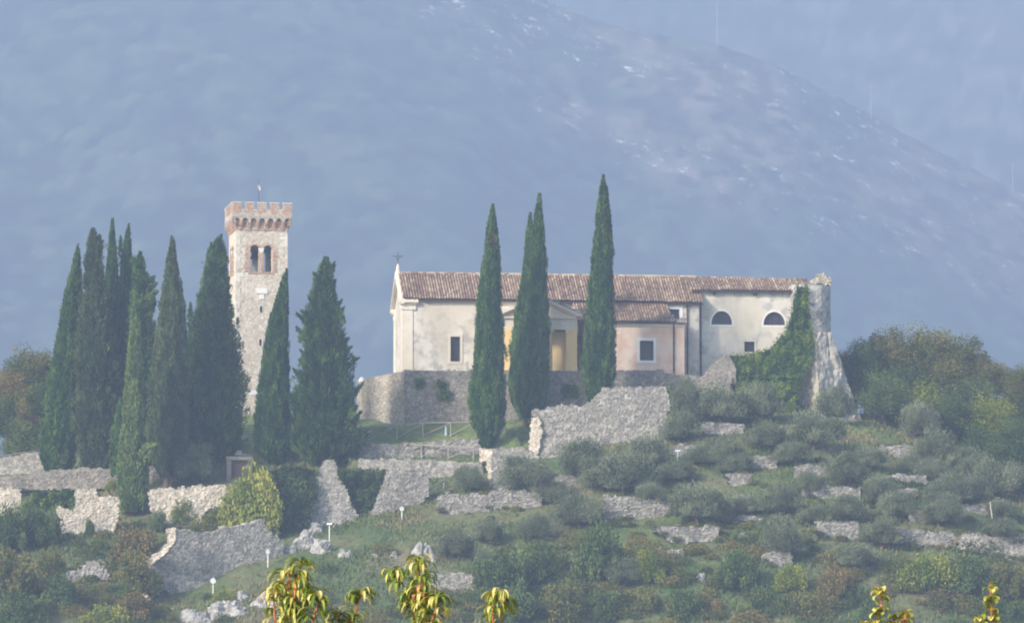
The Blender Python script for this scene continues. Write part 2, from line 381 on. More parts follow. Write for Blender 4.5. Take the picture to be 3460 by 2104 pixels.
def roof(name, E0, E1, T0, T1, parent, clip=None, seed=0, pitch=.29, row=.42, thick=.1):
    """curved tiles laid in columns from the ridge (T) down to the eave (E)"""
    E0, E1, T0, T1 = [np.array(q, float) for q in (E0, E1, T0, T1)]
    W = np.linalg.norm(E1-E0); H = np.linalg.norm(T0-E0); nc = int(W/pitch); nr = int(H/row)
    nrm = np.cross(E1-E0, T0-E0); nrm /= np.linalg.norm(nrm)
    if nrm[2] < 0: nrm = -nrm
    k = 6
    prof = np.array([abs(math.sin(math.pi*(i/k)*1.0))*.16 if i/k < 1 else 0 for i in range(k)])
    ss = (np.arange(nc*k+1)/(nc*k)); Vs = []; Fs = []; A = []; base = 0
    for r in range(nr):
        lap = .035
        for t, lift in ((r/nr - (.05/nr if r else .0), lap), ((r+1)/nr, 0)):
            L0 = E0+(T0-E0)*t; L1 = E1+(T1-E1)*t
            col = np.minimum((ss*nc).astype(int), nc-1); jit = (_h(col*1.0, r+0.*col, seed+0.*col)-.5)*.03
            h = np.tile(prof, nc); h = np.append(h, 0)
            p = L0 + (L1-L0)*ss[:, None] + nrm*(h+lift+jit)[:, None]
            wob = (fbm(ss*W*.35, ss*0+t*H*.4, seed+3)-.5)*.16
            p[:, 2] += wob
            Vs.append(p); A.append(np.clip(.14+_h(col*1.0, 0.*col, seed+6+0.*col)*.3+_h(col*1.0, r+0.*col, seed+4+0.*col)*.48, 0, 1))
        n = len(ss)
        i = np.arange(n-1)
        if clip is not None:
            cs = (i//k+.5)/nc; keep = inpoly(cs, cs*0+(r+.5)/nr, clip); i = i[keep]
        Fs.append(np.stack([base+i, base+i+1, base+n+i+1, base+n+i], 1))
        base += 2*n
    V = np.concatenate(Vs); F = np.concatenate(Fs); A = np.concatenate(A)
    o = mk(name, V, F, M_tile, parent, {'rnd': A})
    return o

def leafquads(Cc, d, wd, ln):
    n = len(Cc); d = d/np.linalg.norm(d, axis=1)[:, None]
    r = RNG.normal(size=(n, 3)); s = np.cross(d, r); s /= np.linalg.norm(s, axis=1)[:, None]+1e-9
    wd = np.broadcast_to(wd, (n,))[:, None]; ln = np.broadcast_to(ln, (n,))[:, None]
    V = np.stack([Cc-d*ln*.5, Cc+s*wd*.5+d*ln*.05, Cc+d*ln*.5, Cc-s*wd*.5+d*ln*.05], 1).reshape(-1, 3)
    return V, np.arange(4*n).reshape(n, 4)
def unit(n):
    v = RNG.normal(size=(n, 3)); return v/np.linalg.norm(v, axis=1)[:, None]

# ------------------------------------------------------------------ the hill
KX = np.array([-700, 0, 150, 300, 600, 850, 1100, 1300, 1450, 1640, 1800, 2100, 2400, 2700, 2900, 3200, 3460, 4160.])
GY = np.array([530, 545, 555, 563, 570, 576, 583, 590, 596, 602, 612, 625.])
GP = np.array([
 [2330]*18, [2140]*18,
 [2020, 2010, 2005, 2000, 2070, 2020, 1990, 1970, 1960, 1950, 1940, 1920, 1900, 1890, 1890, 1900, 1930, 2020],
 [1920, 1910, 1900, 1890, 1960, 1900, 1880, 1860, 1850, 1840, 1830, 1790, 1760, 1750, 1750, 1770, 1820, 1930],
 [1840, 1830, 1825, 1820, 1850, 1830, 1810, 1780, 1760, 1740, 1730, 1690, 1660, 1650, 1650, 1690, 1740, 1850],
 [1790, 1780, 1780, 1780, 1770, 1780, 1770, 1720, 1690, 1670, 1660, 1610, 1590, 1580, 1590, 1640, 1700, 1800],
 [1740, 1720, 1710, 1700, 1660, 1650, 1650, 1640, 1620, 1600, 1580, 1530, 1510, 1510, 1530, 1590, 1650, 1750],
 [1700, 1660, 1650, 1640, 1590, 1550, 1540, 1540, 1530, 1520, 1500, 1470, 1450, 1460, 1490, 1560, 1610, 1710],
 [1680, 1610, 1605, 1600, 1540, 1490, 1470, 1440, 1425, 1425, 1430, 1420, 1400, 1410, 1450, 1530, 1580, 1680],
 [1650, 1570, 1565, 1560, 1490, 1450, 1430, 1412, 1410, 1405, 1400, 1385, 1375, 1375, 1425, 1510, 1560, 1650],
 [1600, 1545, 1530, 1500, 1445, 1402, 1400, 1400, 1400, 1395, 1385, 1360, 1340, 1350, 1405, 1490, 1540, 1620],
 [1560, 1535, 1520, 1480, 1430, 1395, 1390, 1390, 1390, 1380, 1380, 1350, 1330, 1340, 1400, 1480, 1530, 1600]], float)
TERR = []                                            # terraces held up by walls: px list, top list, wall depth at px0, slope of depth per px
def gbase(px, Y):
    px = np.clip(np.asarray(px, float), -700, 4160); Y = np.clip(np.asarray(Y, float), 530, 625)
    i = np.clip(np.searchsorted(KX, px)-1, 0, len(KX)-2); j = np.clip(np.searchsorted(GY, Y)-1, 0, len(GY)-2)
    fx = (px-KX[i])/(KX[i+1]-KX[i]); fy = (Y-GY[j])/(GY[j+1]-GY[j]); fx = fx*fx*(3-2*fx)
    v = (GP[j, i]*(1-fx)+GP[j, i+1]*fx)*(1-fy) + (GP[j+1, i]*(1-fx)+GP[j+1, i+1]*fx)*fy
    return v + (fbm(px*.006, Y*.2, 3)-.5)*16
def gpy(px, Y):
    v = gbase(px, Y)
    for xs, tops, Y0, k, b in TERR:
        t = np.interp(px, xs, tops)
        Yw = Y0 + k*(np.asarray(px)-xs[0])
        m = (px > xs[0]) & (px < xs[-1]) & (Y > Yw+.45) & (v > t) & (v < b+12)
        v = np.where(m, t+4, v)
    return v
def groundY(px, py, base=False):
    Ys = np.arange(531, 625, .1); g = (gbase if base else gpy)(np.full(Ys.shape, float(px)), Ys)
    k = np.nonzero(g <= py)[0]
    return float(Ys[k[0]]) if len(k) else 624.
def on_ground(px, py, sink=.05):
    Y = groundY(px, py); p = P(px, py, Y); p[2] -= sink; return p
def Hz(x, y):
    x = np.asarray(x, float); y = np.asarray(y, float); Yc = np.clip(y, 531, 625)
    b = 0.
    px = 1730 + x*(cp - b*sp)/Yc*FPX
    for _ in range(2):
        g = gpy(px, Yc); b = -(g-1052)/FPX; px = 1730 + x*(cp-b*sp)/Yc*FPX
    z = z_of(gpy(px, Yc), Yc)
    z = np.where(y > 625, z-.36*(y-625), z)
    t = np.clip((531-y)/140, 0, 1); z = np.where(y < 531, z*(1-t*t*(3-2*t))*(1-0*t), z)
    fo = np.clip((np.abs(x)-75)/330, 0, 1); z = z*(1-fo*fo*(3-2*fo))
    return np.maximum(z, 0) + np.where(y < 380, (fbm(x*.01, y*.01, 8)-.5)*2*np.clip((y-60)/100, 0, 1), 0)

# dry-stone terrace walls: outline in reading coordinates (x, top, bottom) ... label
dw = [
 ('curve', [(1050, 1190, 1222), (1075, 1187, 1230), (1130, 1187, 1236), (1182, 1190, 1236)], M_dry, 'pale curved dry-stone terrace wall below the small round-topped olive'),
 ('flat', [(1178, 1177, 1218), (1240, 1176, 1222), (1300, 1184, 1226)], M_dry, 'grey dry-stone terrace wall directly right of the pale curved wall'),
 ('flat', [(1332, 1145, 1160), (1360, 1144, 1170), (1408, 1147, 1170)], M_dry, 'short low terrace wall under the olives below the big ruined wall'),
 ('flat', [(1452, 1193, 1235), (1500, 1195, 1245), (1560, 1199, 1250), (1618, 1206, 1252)], M_dry, 'long upright terrace wall with squared left end beneath an olive trunk'),
 ('flat', [(1565, 1258, 1262), (1600, 1262, 1284), (1660, 1268, 1305), (1700, 1262, 1308), (1732, 1266, 1296)], M_dry, 'slumping wedge-shaped terrace wall of large stones above the round boulder'),
 ('flat', [(1685, 1017, 1040), (1735, 1018, 1050), (1790, 1021, 1046)], M_dry, 'highest terrace wall on the slope, beneath the big dark olives'),
 ('flat', [(1612, 1070, 1078), (1640, 1066, 1096), (1688, 1068, 1098)], M_dry, 'small terrace wall behind the white floodlight post'),
 ('flat', [(1780, 1100, 1112), (1815, 1100, 1132), (1868, 1102, 1126)], M_dry, 'rough tumbled terrace wall in the middle of the olive slope'),
 ('flat', [(1748, 1138, 1146), (1775, 1138, 1170), (1808, 1140, 1160)], M_dry, 'crumbling terrace wall end with a bramble gap in it'),
 ('flat', [(1768, 1190, 1226), (1800, 1188, 1232)], M_dry, 'stubby square wall fragment between two olive crowns'),
 ('flat', [(1762, 1240, 1248), (1800, 1240, 1258), (1838, 1243, 1256)], M_dry, 'very low terrace wall line right of the slumping wedge wall'),
 ('flat', [(1908, 1120, 1132), (1945, 1116, 1146), (1998, 1122, 1154)], M_dry, 'terrace wall under the pale sprouting olive'),
 ('flat', [(1925, 1168, 1180), (1965, 1167, 1200), (2070, 1173, 1204)], M_dry, 'terrace wall with a bright cream foot in the middle of the right slope'),
 ('flat', [(2112, 1070, 1080), (2150, 1070, 1102), (2202, 1073, 1096)], M_dry, 'uppermost terrace wall at the right edge of the olive grove'),
 ('flat', [(2130, 1140, 1150), (2180, 1140, 1162), (2228, 1144, 1164)], M_dry, 'low pale terrace wall with a dark bush before it'),
 ('flat', [(2108, 1173, 1184), (2150, 1172, 1196), (2205, 1176, 1196)], M_dry, 'shaded grey terrace wall just below the low pale one'),
 ('flat', [(2188, 1225, 1236), (2215, 1228, 1256), (2262, 1232, 1262)], M_dry, 'bright wedge of terrace wall above the long lowest wall'),
 ('flat', [(2318, 1214, 1240), (2360, 1212, 1246), (2444, 1220, 1230)], M_dry, 'terrace wall tapering to a point behind a bare thin trunk'),
 ('flat', [(2425, 1175, 1186), (2466, 1176, 1194)], M_dry, 'small terrace wall piece cut by the right picture edge'),
 ('flat', [(1962, 1253, 1276), (2010, 1254, 1296), (2068, 1258, 1302)], M_dry, 'left section of the long lowest terrace wall'),
 ('flat', [(2128, 1266, 1300), (2200, 1272, 1314), (2302, 1282, 1316)], M_dry, 'middle section of the long lowest terrace wall'),
 ('flat', [(2308, 1284, 1324), (2380, 1284, 1330), (2480, 1290, 1344)], M_dry, 'right section of the long lowest terrace wall'),
 ('flat', [(1038, 1377, 1398), (1075, 1377, 1424), (1130, 1379, 1432), (1160, 1380, 1410)], M_dry, 'isolated terrace wall standing low on the slope behind the peach shoots'),
 ('flat', [(1832, 1326, 1338), (1865, 1322, 1364), (1902, 1328, 1350)], M_dry, 'small rubble wall under a slim dark olive'),
]
DW = []
for kind_, pts, mat_, lab in dw:
    pts = [(a*D, b*D, c*D) for a, b, c in pts]
    cx = (pts[0][0]+pts[-1][0])/2; bot = max(p[2] for p in pts)
    Y = groundY(cx, bot-4, True)
    DW.append((kind_, pts, mat_, lab, Y))
    TERR.append((np.array([p[0]+6 for p in pts[:-1]]+[pts[-1][0]-6]), np.array([p[1]+2 for p in pts]), Y, 0., bot))
# larger retaining walls with their own outlines (reading coordinates), depth from base
BW = [
 ('lawn', [(866, 1068), (905, 1062), (960, 1070), (1030, 1062), (1090, 1053), (1152, 1056), (1152, 1102), (1000, 1106), (866, 1104)], M_dry, 'ruined garden wall holding up the lawn below the church', 0.),
 ('path', [(862, 1103), (1000, 1104), (1160, 1112), (1170, 1178), (1040, 1182), (1035, 1150), (860, 1150)], M_ruin, 'smooth grey retaining wall of the lower path behind the ivy wedge', 0.),
]
for _, pts, _, _, _ in BW:
    xs = [p[0]*D for p in pts]; bot = max(p[1] for p in pts)*D
TERR.append((np.array([700, 1230, 1600, 1760.]), np.array([1496, 1494, 1486, 1470.]), 589.0, .0, 1545))
TERR.append((np.array([1180, 1400, 1640.]), np.array([1550, 1552, 1560.]), 583.4, .0, 1660))

xs = np.concatenate([np.array([-3000, -1800, -1000, -600, -400, -280, -200, -150, -110, -90, -78]), np.arange(-70, 70.01, .36), np.array([78, 90, 110, 150, 200, 280, 400, 600, 1000, 1800, 3000])])
ys = np.concatenate([np.array([-280, -100, 0, 30, 60, 120, 200, 300, 380, 420, 450, 475, 495, 510, 520, 528]), np.arange(534, 626, .36), np.array([630, 640, 660, 690, 720, 760, 820, 1000, 1500, 2000, 2600, 3200])])
XX, YY = np.meshgrid(xs, ys); ZZ = Hz(XX, YY)
mic = (fbm(XX*.7, YY*.7, 31)-.5)*.5*np.clip((YY-500)/30, 0, 1)*np.clip((90-np.abs(XX))/20, 0, 1)*(YY < 640)
PXg, PYg = project(XX, YY, ZZ)
lawn = (((PXg > 760) & (PXg < 1850) & (YY > 589.3) & (YY < 640)) | ((PXg < 170) & (YY > 592)) | ((PXg > 2840) & (PXg < 3060) & (YY > 590)) | ((PXg > 1480) & (PXg < 1640) & (YY > 574) & (YY < 578))).astype(float)
lawn *= .55+.45*(fbm(XX*.3, YY*.3, 77) > .42)
ZZ = ZZ + mic*(1-lawn*.8)
idx = np.arange(XX.size).reshape(XX.shape)
F = np.stack([idx[:-1, :-1], idx[:-1, 1:], idx[1:, 1:], idx[1:, :-1]], -1).reshape(-1, 4)
o = mk('hill', np.stack([XX, YY, ZZ], -1).reshape(-1, 3), F, M_ground, None, {'lawn': lawn.ravel()}, True)
tag(o, kind='structure')

# ------------------------------------------------------------------ the mountain behind
CPX = np.array([-6000, -2000, 600, 1000, 1600, 1900, 2050, 2200, 2423, 2650, 2900, 3200, 3460, 3900, 5000, 9000.])
CPY = np.array([-320, -300, -240, -190, -90, 30, 84, 112, 148, 232, 365, 520, 650, 860, 1500, 1700.])
def Mz(x, y):
    pxx = 1730 + x/2900*FPX
    zc = z_of(np.interp(pxx, CPX, CPY), 2900.)
    spur = np.where(y < 2900, zc-.66*(2900-y), zc-.5*(y-2900))
    gully = (fbm(x*.006+y*.002, y*.0015, 50, 3)-.5)*42*np.clip((2900-y)/200, 0, 1)
    main = .88*(y-2880) + (fbm(x*.004-y*.0012, y*.001, 60, 3)-.5)*90
    z = np.maximum(spur+gully, main)
    return np.clip(z, -2, 765) 
mx = np.concatenate([np.array([-2400, -1800, -1200, -800, -560]), np.arange(-420, 421, 3.6), np.array([560, 800, 1200, 1800, 2400])])
my = np.concatenate([np.array([2150, 2250, 2350]), np.arange(2420, 2910, 3.6), np.arange(2915, 3700, 12), np.arange(3704, 4300, 5.)])
XX, YY = np.meshgrid(mx, my); ZZ = Mz(XX, YY); PXg, PYg = project(XX, YY, ZZ)
reg = np.interp(PXg, [600, 1400, 2000, 2700, 3460, 4000], [-100, 120, 560, 830, 1050, 1200])   # open ground above this line on the spur
soft = np.clip((reg-PYg)/140+.3, 0, 1)*(YY < 2905)
soft = np.maximum(soft, np.clip((YY-2790)/60, 0, 1)*(YY < 2905)*np.clip((PXg-1950)/150, 0, 1))
mead = np.clip((fbm(XX*.012+5, YY*.01, 70, 5)-.33)*5, 0, 1)*soft + (YY >= 2905)*np.clip((PXg-2300)/1100, 0, 1)*.35
f1, f2, rid = worley(XX/8, YY/9, 90)
cr = (1-np.clip(f1*1.3, 0, 1)**2)*1.7*(1-.85*mead)*(.5+rid)
rk = np.clip((fbm(XX*.011+3, YY*.011, 82, 2)-.42)*6, 0, 1)*soft*(YY < 2905)
idx = np.arange(XX.size).reshape(XX.shape)
F = np.stack([idx[:-1, :-1], idx[:-1, 1:], idx[1:, 1:], idx[1:, :-1]], -1).reshape(-1, 4)
MS = 1.5
o = mk('mountain', np.stack([XX*MS, YY*MS, (ZZ+cr)*MS], -1).reshape(-1, 3), F, M_mount, None, {'meadow': mead.ravel(), 'rock': rk.ravel(), 'tree': rid.ravel()}, True)
tag(o, kind='structure')
for i, (px, pt, pb, lab) in enumerate([(2423, 12, 112, 'tall thin pale pylon mast on the mountain hump near the top edge'),
                                  (2944, 285, 395, 'faint pale mast halfway down the mountain ridge'),
                                  (3422, 555, 665, 'faint pale mast low on the ridge at the right edge')]):
    a = P(px, pb, 2896); z = float(Mz(np.array([a[0]]), np.array([2896.]))[0]); a[2] = min(a[2], z)-1; b = P(px, pt, 2896); a, b = a*MS, b*MS
    t = thing('mast', lab, 'mast', a, 'masts along the mountain ridge')
    mb = MB(); mb.tube(a, b, .6, .4, 6); mb.build('pole', M_mast, t)
    mb = MB(); q = b-np.array([0, 0, 1.5]); mb.tube(q-np.array([2.6, 0, 0]), q+np.array([2.6, 0, 0]), .2, n=4); mb.build('crossarm', M_mast, t)

# ------------------------------------------------------------------ church
CH = Frame(1372, 600.0, R(6.4))
def cz(px, py, d=0): return CH.uz(px, py, d)
u_l = cz(1362, 1100)[0]; u_r = cz(2362, 1100)[0]
z_eave = cz(1400, 1012)[1]; z_floor = cz(1400, 1252)[1]-1.2; DEP = 9.7
ridge_z = z_eave + 3.25
base = CH.w(u_l, z_floor, 0)
church = thing('church', 'long cream plastered church with tiled roof and ochre columned porch on the hilltop', 'church', base)
wu0, wz0 = cz(1522, 1221); wu1, wz1 = cz(1555, 1137)
cu0, cz0 = cz(2248, 1078); cu1, cz1 = cz(2296, 1044)
nave = panel(CH, 'nave_wall', rect(u_l, u_r, z_floor, z_eave), [rect(wu0, wu1, wz0, wz1), rect(cu0, cu1, cz0, cz1)], 0, .6, M_plast, church)
# end walls, rear wall
mb = MB()
for uu in (u_l, u_r-.6):
    p = []
    for q in (0, .6):
        p += [CH.w(uu+q, z_floor, .6), CH.w(uu+q, z_floor, DEP), CH.w(uu+q, z_eave-.1, DEP), CH.w(uu+q, ridge_z-.2, DEP/2), CH.w(uu+q, z_eave-.1+.35, .6)]
    mb.add(p, [(0, 1, 2, 3, 4), (9, 8, 7, 6, 5), (0, 5, 6, 1), (2, 7, 8, 3), (3, 8, 9, 4), (1, 6, 7, 2), (4, 9, 5, 0)])
mb.each('gable_wall', M_plast, church)
mb = MB(); CH.box(mb, u_l+.6, u_r-.6, z_floor, z_eave-.1, DEP-.6, DEP); mb.build('rear_wall', M_plast, church)
ov = .45
E0 = CH.w(u_l-.12, z_eave, -ov); E1 = CH.w(u_r+.5, z_eave, -ov); T0 = CH.w(u_l-.12, ridge_z, DEP/2); T1 = CH.w(u_r+.5, ridge_z, DEP/2)
rf = roof('roof', E0, E1, T0, T1, church, seed=1)
rb = roof('roof', CH.w(u_r+.5, z_eave, DEP+ov), CH.w(u_l-.12, z_eave, DEP+ov), CH.w(u_r+.5, ridge_z, DEP/2), CH.w(u_l-.12, ridge_z, DEP/2), church, seed=2)
mb = MB(); n = int((u_r-u_l)/.42)
for i in range(n):
    a = u_l-.1+(u_r-u_l+.5)*i/n; b = u_l-.1+(u_r-u_l+.5)*(i+1.06)/n
    mb.tube(CH.w(a, ridge_z+.1, DEP/2), CH.w(b, ridge_z+.13, DEP/2), .15, .13, 8, a=random.choice([.5, .65, .8, .85, .9]))
mb.build('ridge_tiles', M_tile, church)
mb = MB()
CH.box(mb, u_l+2.0, u_r+.45, z_eave-.16, z_eave-.04, -ov+.05, -ov+.17)
CH.box(mb, u_l+.1, u_r+.3, z_eave-.1, z_eave-.03, -ov+.18, 0)
mb.build('gutter', M_gutter, church)
# moulded corner returns and raking gable cornice at the left end
mb = MB()
for u0, u1, za, zb, o1 in ((u_l-.42, u_l+1.55, z_eave-.34, z_eave-.02, .46), (u_l-.3, u_l+1.4, z_eave-.52, z_eave-.34, .30), (u_l-.16, u_l+1.3, z_eave-1.05, z_eave-.52, .16)):
    CH.box(mb, u0, u1, za, zb, -o1, .5)
for u0, u1, za, zb, o1 in ((u_l-.42, u_l+.4, z_eave-.34, z_eave-.02, .46), (u_l-.3, u_l+.4, z_eave-.52, z_eave-.34, .30), (u_l-.16, u_l+.4, z_eave-1.05, z_eave-.52, .16)):
    CH.box(mb, u0, u1, za, zb, DEP-.9, DEP+o1)
for h0, h1, ou in ((0, .34, .42), (-.2, 0, .28)):
    for s, d0 in ((1, -ov), (-1, DEP+ov)):
        q = [(d0, z_eave-.3+h0), (DEP/2, ridge_z-.34+h0), (DEP/2, ridge_z-.34+h1+.06), (d0, z_eave-.3+h1+.0)]
        mb.add([CH.w(u_l-ou, z, d) for d, z in q]+[CH.w(u_l+.1, z, d) for d, z in q], [(0, 1, 2, 3), (7, 6, 5, 4), (0, 4, 5, 1), (2, 6, 7, 3), (0, 3, 7, 4), (1, 5, 6, 2)])
mb.build('cornice', M_entab, church)
mb = MB()
for d in (.0, DEP-.9): CH.box(mb, u_l-.1, u_l+.0, z_floor, z_eave-1.05, d-.07, d+.9)
CH.box(mb, u_l, u_l+1.0, z_floor, z_eave-1.05, -.07, -.003)
mb.each('pilaster', M_entab, church)
mb = MB()
a = CH.w(u_l-.1, ridge_z-.1, DEP/2)
for r0, r1, h0, h1 in ((.32, .30, 0, .35), (.22, .16, .35, .75), (.17, .05, .75, 1.15)): mb.tube(a+[0, 0, h0], a+[0, 0, h1], r0, r1, 8)
fin = mb.build('finial', M_entab, church)
mb = MB(); b = a+[0, 0, 1.1]; mb.tube(b, b+[0, 0, 1.3], .035, n=5)
for s in (-1, 1): mb.tube(b+[0, 0, .85], b+[0, 0, .85]+CH.U*.55*s, .035, n=5); mb.tube(b+[0, 0, .45], b+[0, 0, .85]+CH.U*.3*s, .02, n=4)
mb.build('iron_cross', M_metal, fin)
def window(parent, fr, poly, depth, fmat, fw=.28, grille='grid', pm=M_pane, proud=.06, name='window'):
    f = ring(fr, name, poly, grow(poly, fw), depth-proud, depth+.12, fmat, parent)
    n = len(poly); V = [fr.w(u, z, depth+.32) for u, z in poly]; mk('pane', V, [tuple(range(n))], pm, f)
    u0 = min(p[0] for p in poly); u1 = max(p[0] for p in poly); z0 = min(p[1] for p in poly); z1 = max(p[1] for p in poly)
    mb = MB()
    if grille == 'grid':
        for i in range(1, 4): mb.tube(fr.w(u0+(u1-u0)*i/4, z0, depth+.2), fr.w(u0+(u1-u0)*i/4, z1, depth+.2), .02, n=4)
        k = max(2, int((z1-z0)/.3))
        for i in range(1, k): mb.tube(fr.w(u0, z0+(z1-z0)*i/k, depth+.22), fr.w(u1, z0+(z1-z0)*i/k, depth+.22), .02, n=4)
        mb.build('grille', M_pole if pm is M_panel else M_metal, f)
    elif grille == 'bars':
        for i in (1, 2):
            u = u0+(u1-u0)*i/3; hh = [z for uu, z in poly if abs(uu-u) < (u1-u0)*.25] or [z1]; mb.tube(fr.w(u, z0, depth+.2), fr.w(u, max(hh)-.03, depth+.2), .03, n=4)
        mb.each('mullion', M_gutter, f)
    elif grille == 'diamond':
        m = .17; W = u1-u0; Hh = z1-z0; k = -Hh
        while k < W:
            a = max(0, k); b = min(W, k+Hh)
            if b-a > .05:
                mb.tube(fr.w(u0+a, z0+a-k, depth+.02), fr.w(u0+b, z0+b-k, depth+.02), .02, n=4)
                mb.tube(fr.w(u1-a, z0+a-k, depth+.05), fr.w(u1-b, z0+b-k, depth+.05), .02, n=4)
            k += m*1.4
        mb.build('lattice', M_metal, f)
    return f
window(church, CH, rect(wu0, wu1, wz0, wz1), 0, M_frame, .26)
window(church, CH, rect(cu0, cu1, cz0, cz1), 0, M_fwhite, .34, 'bars')
def pipe(parent, fr, px, y0, y1, depth):
    mb = MB(); u, za = fr.uz(px, y0, depth); _, zb = fr.uz(px, y1, depth)
    mb.tube(fr.w(u, zb, depth-.09), fr.w(u, za, depth-.09), .085, n=8)
    for k in range(4): z = zb+(za-zb)*(k+.5)/4; mb.tube(fr.w(u, z, depth-.09), fr.w(u, z+.07, depth-.09), .11, n=8)
    mb.build('downpipe', M_gutter, parent)
pipe(church, CH, 2322, 1018, 1270, 0)
# --- porch
PD = -3.6
def pz(px, py, d=PD): return CH.uz(px, py, d)
pu0, pu1 = pz(1700, 1100)[0]-.25, pz(1952, 1100)[0]
zc_ = pz(1800, 1112)[1]; ze = pz(1800, 1072)[1]; za_ = pz(1828, 1004)[1]
porch = MB(); CH.box(porch, pu0, pu1, zc_, zc_+.42, PD, PD+.8); CH.box(porch, pu0+.02, pu1-.02, zc_+.42, ze-.12, PD+.03, PD+.8)
CH.box(porch, pu0-.18, pu1+.18, ze-.12, ze, PD-.18, PD+.8)
for d in (pu0, pu1-.7): CH.box(porch, d, d+.7, zc_, ze, PD+.803, -.003)
pt = porch.build('portico', M_entab, church)
mb = MB()
for s in range(7):
    mb = MB(); u = pu0+.35+(pu1-pu0-.7)*s/6
    for k in range(3): CH.box(mb, u-.16+k*.12, u-.08+k*.12, zc_+.48, ze-.14, PD-.02, PD+.03)
    mb.build('triglyph', M_fwhite, pt)

uc = (pu0+pu1)/2
mb = MB()
q = [(pu0-.05, ze), (pu1+.05, ze), (uc, za_-.25)]
mb.add([CH.w(u, z, PD+.14) for u, z in q]+[CH.w(u, z, -.003) for u, z in q], [(0, 1, 2), (5, 4, 3), (0, 3, 4, 1)])
mb.build('pediment', M_entab, pt)
mb = MB()
for e in (pu0-.45, pu1+.45):
    for dd, t0, t1 in ((PD-.3, .16, .42), (PD-.1, -.06, .16)):
        q = [(e, ze-.1+t0-.02), (uc, za_-.28+t0), (uc, za_-.28+t1), (e, ze-.1+t1-.02)]
        mb.add([CH.w(u, z, dd) for u, z in q]+[CH.w(u, z, PD+.12 if t1 < .2 else -.003) for u, z in q], [(0, 1, 2, 3), (7, 6, 5, 4), (0, 4, 5, 1), (2, 6, 7, 3), (0, 3, 7, 4)])
mb.build('raking_cornice', M_entab, pt)
roof('porch_roof', CH.w(pu1+.45, ze+.36, 0), CH.w(pu1+.45, ze+.36, PD-.3), CH.w(uc, za_+.17, 0), CH.w(uc, za_+.17, PD-.3), pt, seed=5)
def pier(px0, px1, d=PD):
    a = pz(px0, 1180, d)[0]; b = pz(px1, 1180, d)[0]; mb = MB()
    CH.box(mb, a, b, z_floor, zc_-.38, d+.05, d+.75); CH.box(mb, a-.05, b+.05, zc_-.38, zc_-.003, d, d+.8)
    CH.box(mb, a-.05, b+.05, z_floor, z_floor+1.5, d+.0, d+.8)
    return mb.build('pier', M_ochre, pt)
pier(1702, 1729); pier(1913, 1950)
def column(px):
    u = pz(px, 1180)[0]; mb = MB(); d = PD+.4
    mb.tube(CH.w(u, z_floor, d), CH.w(u, zc_-.42, d), .34, .28, 16); mb.tube(CH.w(u, zc_-.42, d), CH.w(u, zc_-.2, d), .30, .40, 16)
    CH.box(mb, u-.42, u+.42, zc_-.2, zc_-.003, d-.4, d+.4); return mb.build('column', M_ochre, pt, smooth=False)
column(1787); column(1858)
mb = MB(); CH.box(mb, pu0+.7, pu1-.7, z_floor, zc_-.003, PD+1.6, -.003)
mb.build('inner_wall', M_ochre, pt)
mb = MB(); CH.box(mb, pu0+.703, pu1-.703, zc_+.3, zc_+.4, PD+.803, -.006); mb.build('porch_ceiling', M_entab, pt)

# --- pink annexe (lean-to) between porch and the right end
AD = -4.0
def az(px, py, d=AD): return CH.uz(px, py, d)
au0 = az(1978, 1100)[0]; au1 = az(2312, 1100)[0]; a_ev = az(2100, 1088)[1]; a_tp = cz(2100, 1026)[1]
annex = thing('annexe', 'low pink plastered lean-to with tiled roof and latticed window against the church', 'building', CH.w(au0, z_floor, AD))
bu0, bz0 = az(2162, 1217); bu1, bz1 = az(2208, 1151)
panel(CH, 'front_wall', rect(au0, au1, z_floor, a_ev), [rect(bu0, bu1, bz0, bz1)], AD, .5, M_pink, annex)
mb = MB()
for uu in (au0, au1-.5):
    q = [(AD+.503, z_floor), (-.01, z_floor), (-.01, a_tp-.3 if uu == au0 else a_ev+.12), (AD+.503, a_ev+.1)]
    mb.add([CH.w(uu, z, d) for d, z in q]+[CH.w(uu+.497, z, d) for d, z in q], [(0, 1, 2, 3), (7, 6, 5, 4), (0, 4, 5, 1), (2, 6, 7, 3), (0, 3, 7, 4), (1, 5, 6, 2)])
mb.each('side_wall', M_pink, annex)
mb = MB(); CH.box(mb, au0-.05, au1+.05, a_ev-.42, a_ev-.1, AD-.1, AD-.003); mb.build('eave_band', M_entab, annex)
W = (au1+.3)-(au0-.9)
s1 = (az(2250, 1030, 0)[0]-(au0-.9))/W; s2 = (az(2282, 1078, AD)[0]-(au0-.9))/W
roof('roof', CH.w(au0-.9, a_ev, AD-.4), CH.w(au1+.3, a_ev, AD-.4), CH.w(au0-.9, a_tp, -.02), CH.w(au1+.3, a_tp, -.02), annex,
     clip=[(0, 0), (1, 0), (1, .17), (s2, .19), (s1, 1), (0, 1)], seed=7)
mb = MB(); hz_ = a_ev+.16*(a_tp-a_ev); ub_ = au0-.9+W*s1; uc_ = au0-.9+W*s2
mb.add([CH.w(ub_, a_tp+.05, -.03), CH.w(uc_, hz_+.12, AD+.35), CH.w(uc_+.75, hz_, -.03), CH.w(ub_, a_tp-.1, -.03), CH.w(uc_, hz_-.05, AD+.35), CH.w(uc_+.75, hz_-.1, -.03)], [(0, 1, 2), (5, 4, 3), (0, 3, 4, 1), (1, 4, 5, 2)])
mb.build('hip', M_tile, annex)
mb = MB(); CH.box(mb, au0-.85, au1+.3, a_ev-.13, a_ev-.02, AD-.38, AD-.28); mb.build('gutter', M_gutter, annex)
window(annex, CH, rect(bu0, bu1, bz0, bz1), AD, M_fwhite, .27, 'diamond', M_panel)
pipe(annex, CH, 2276, 1096, 1270, AD)

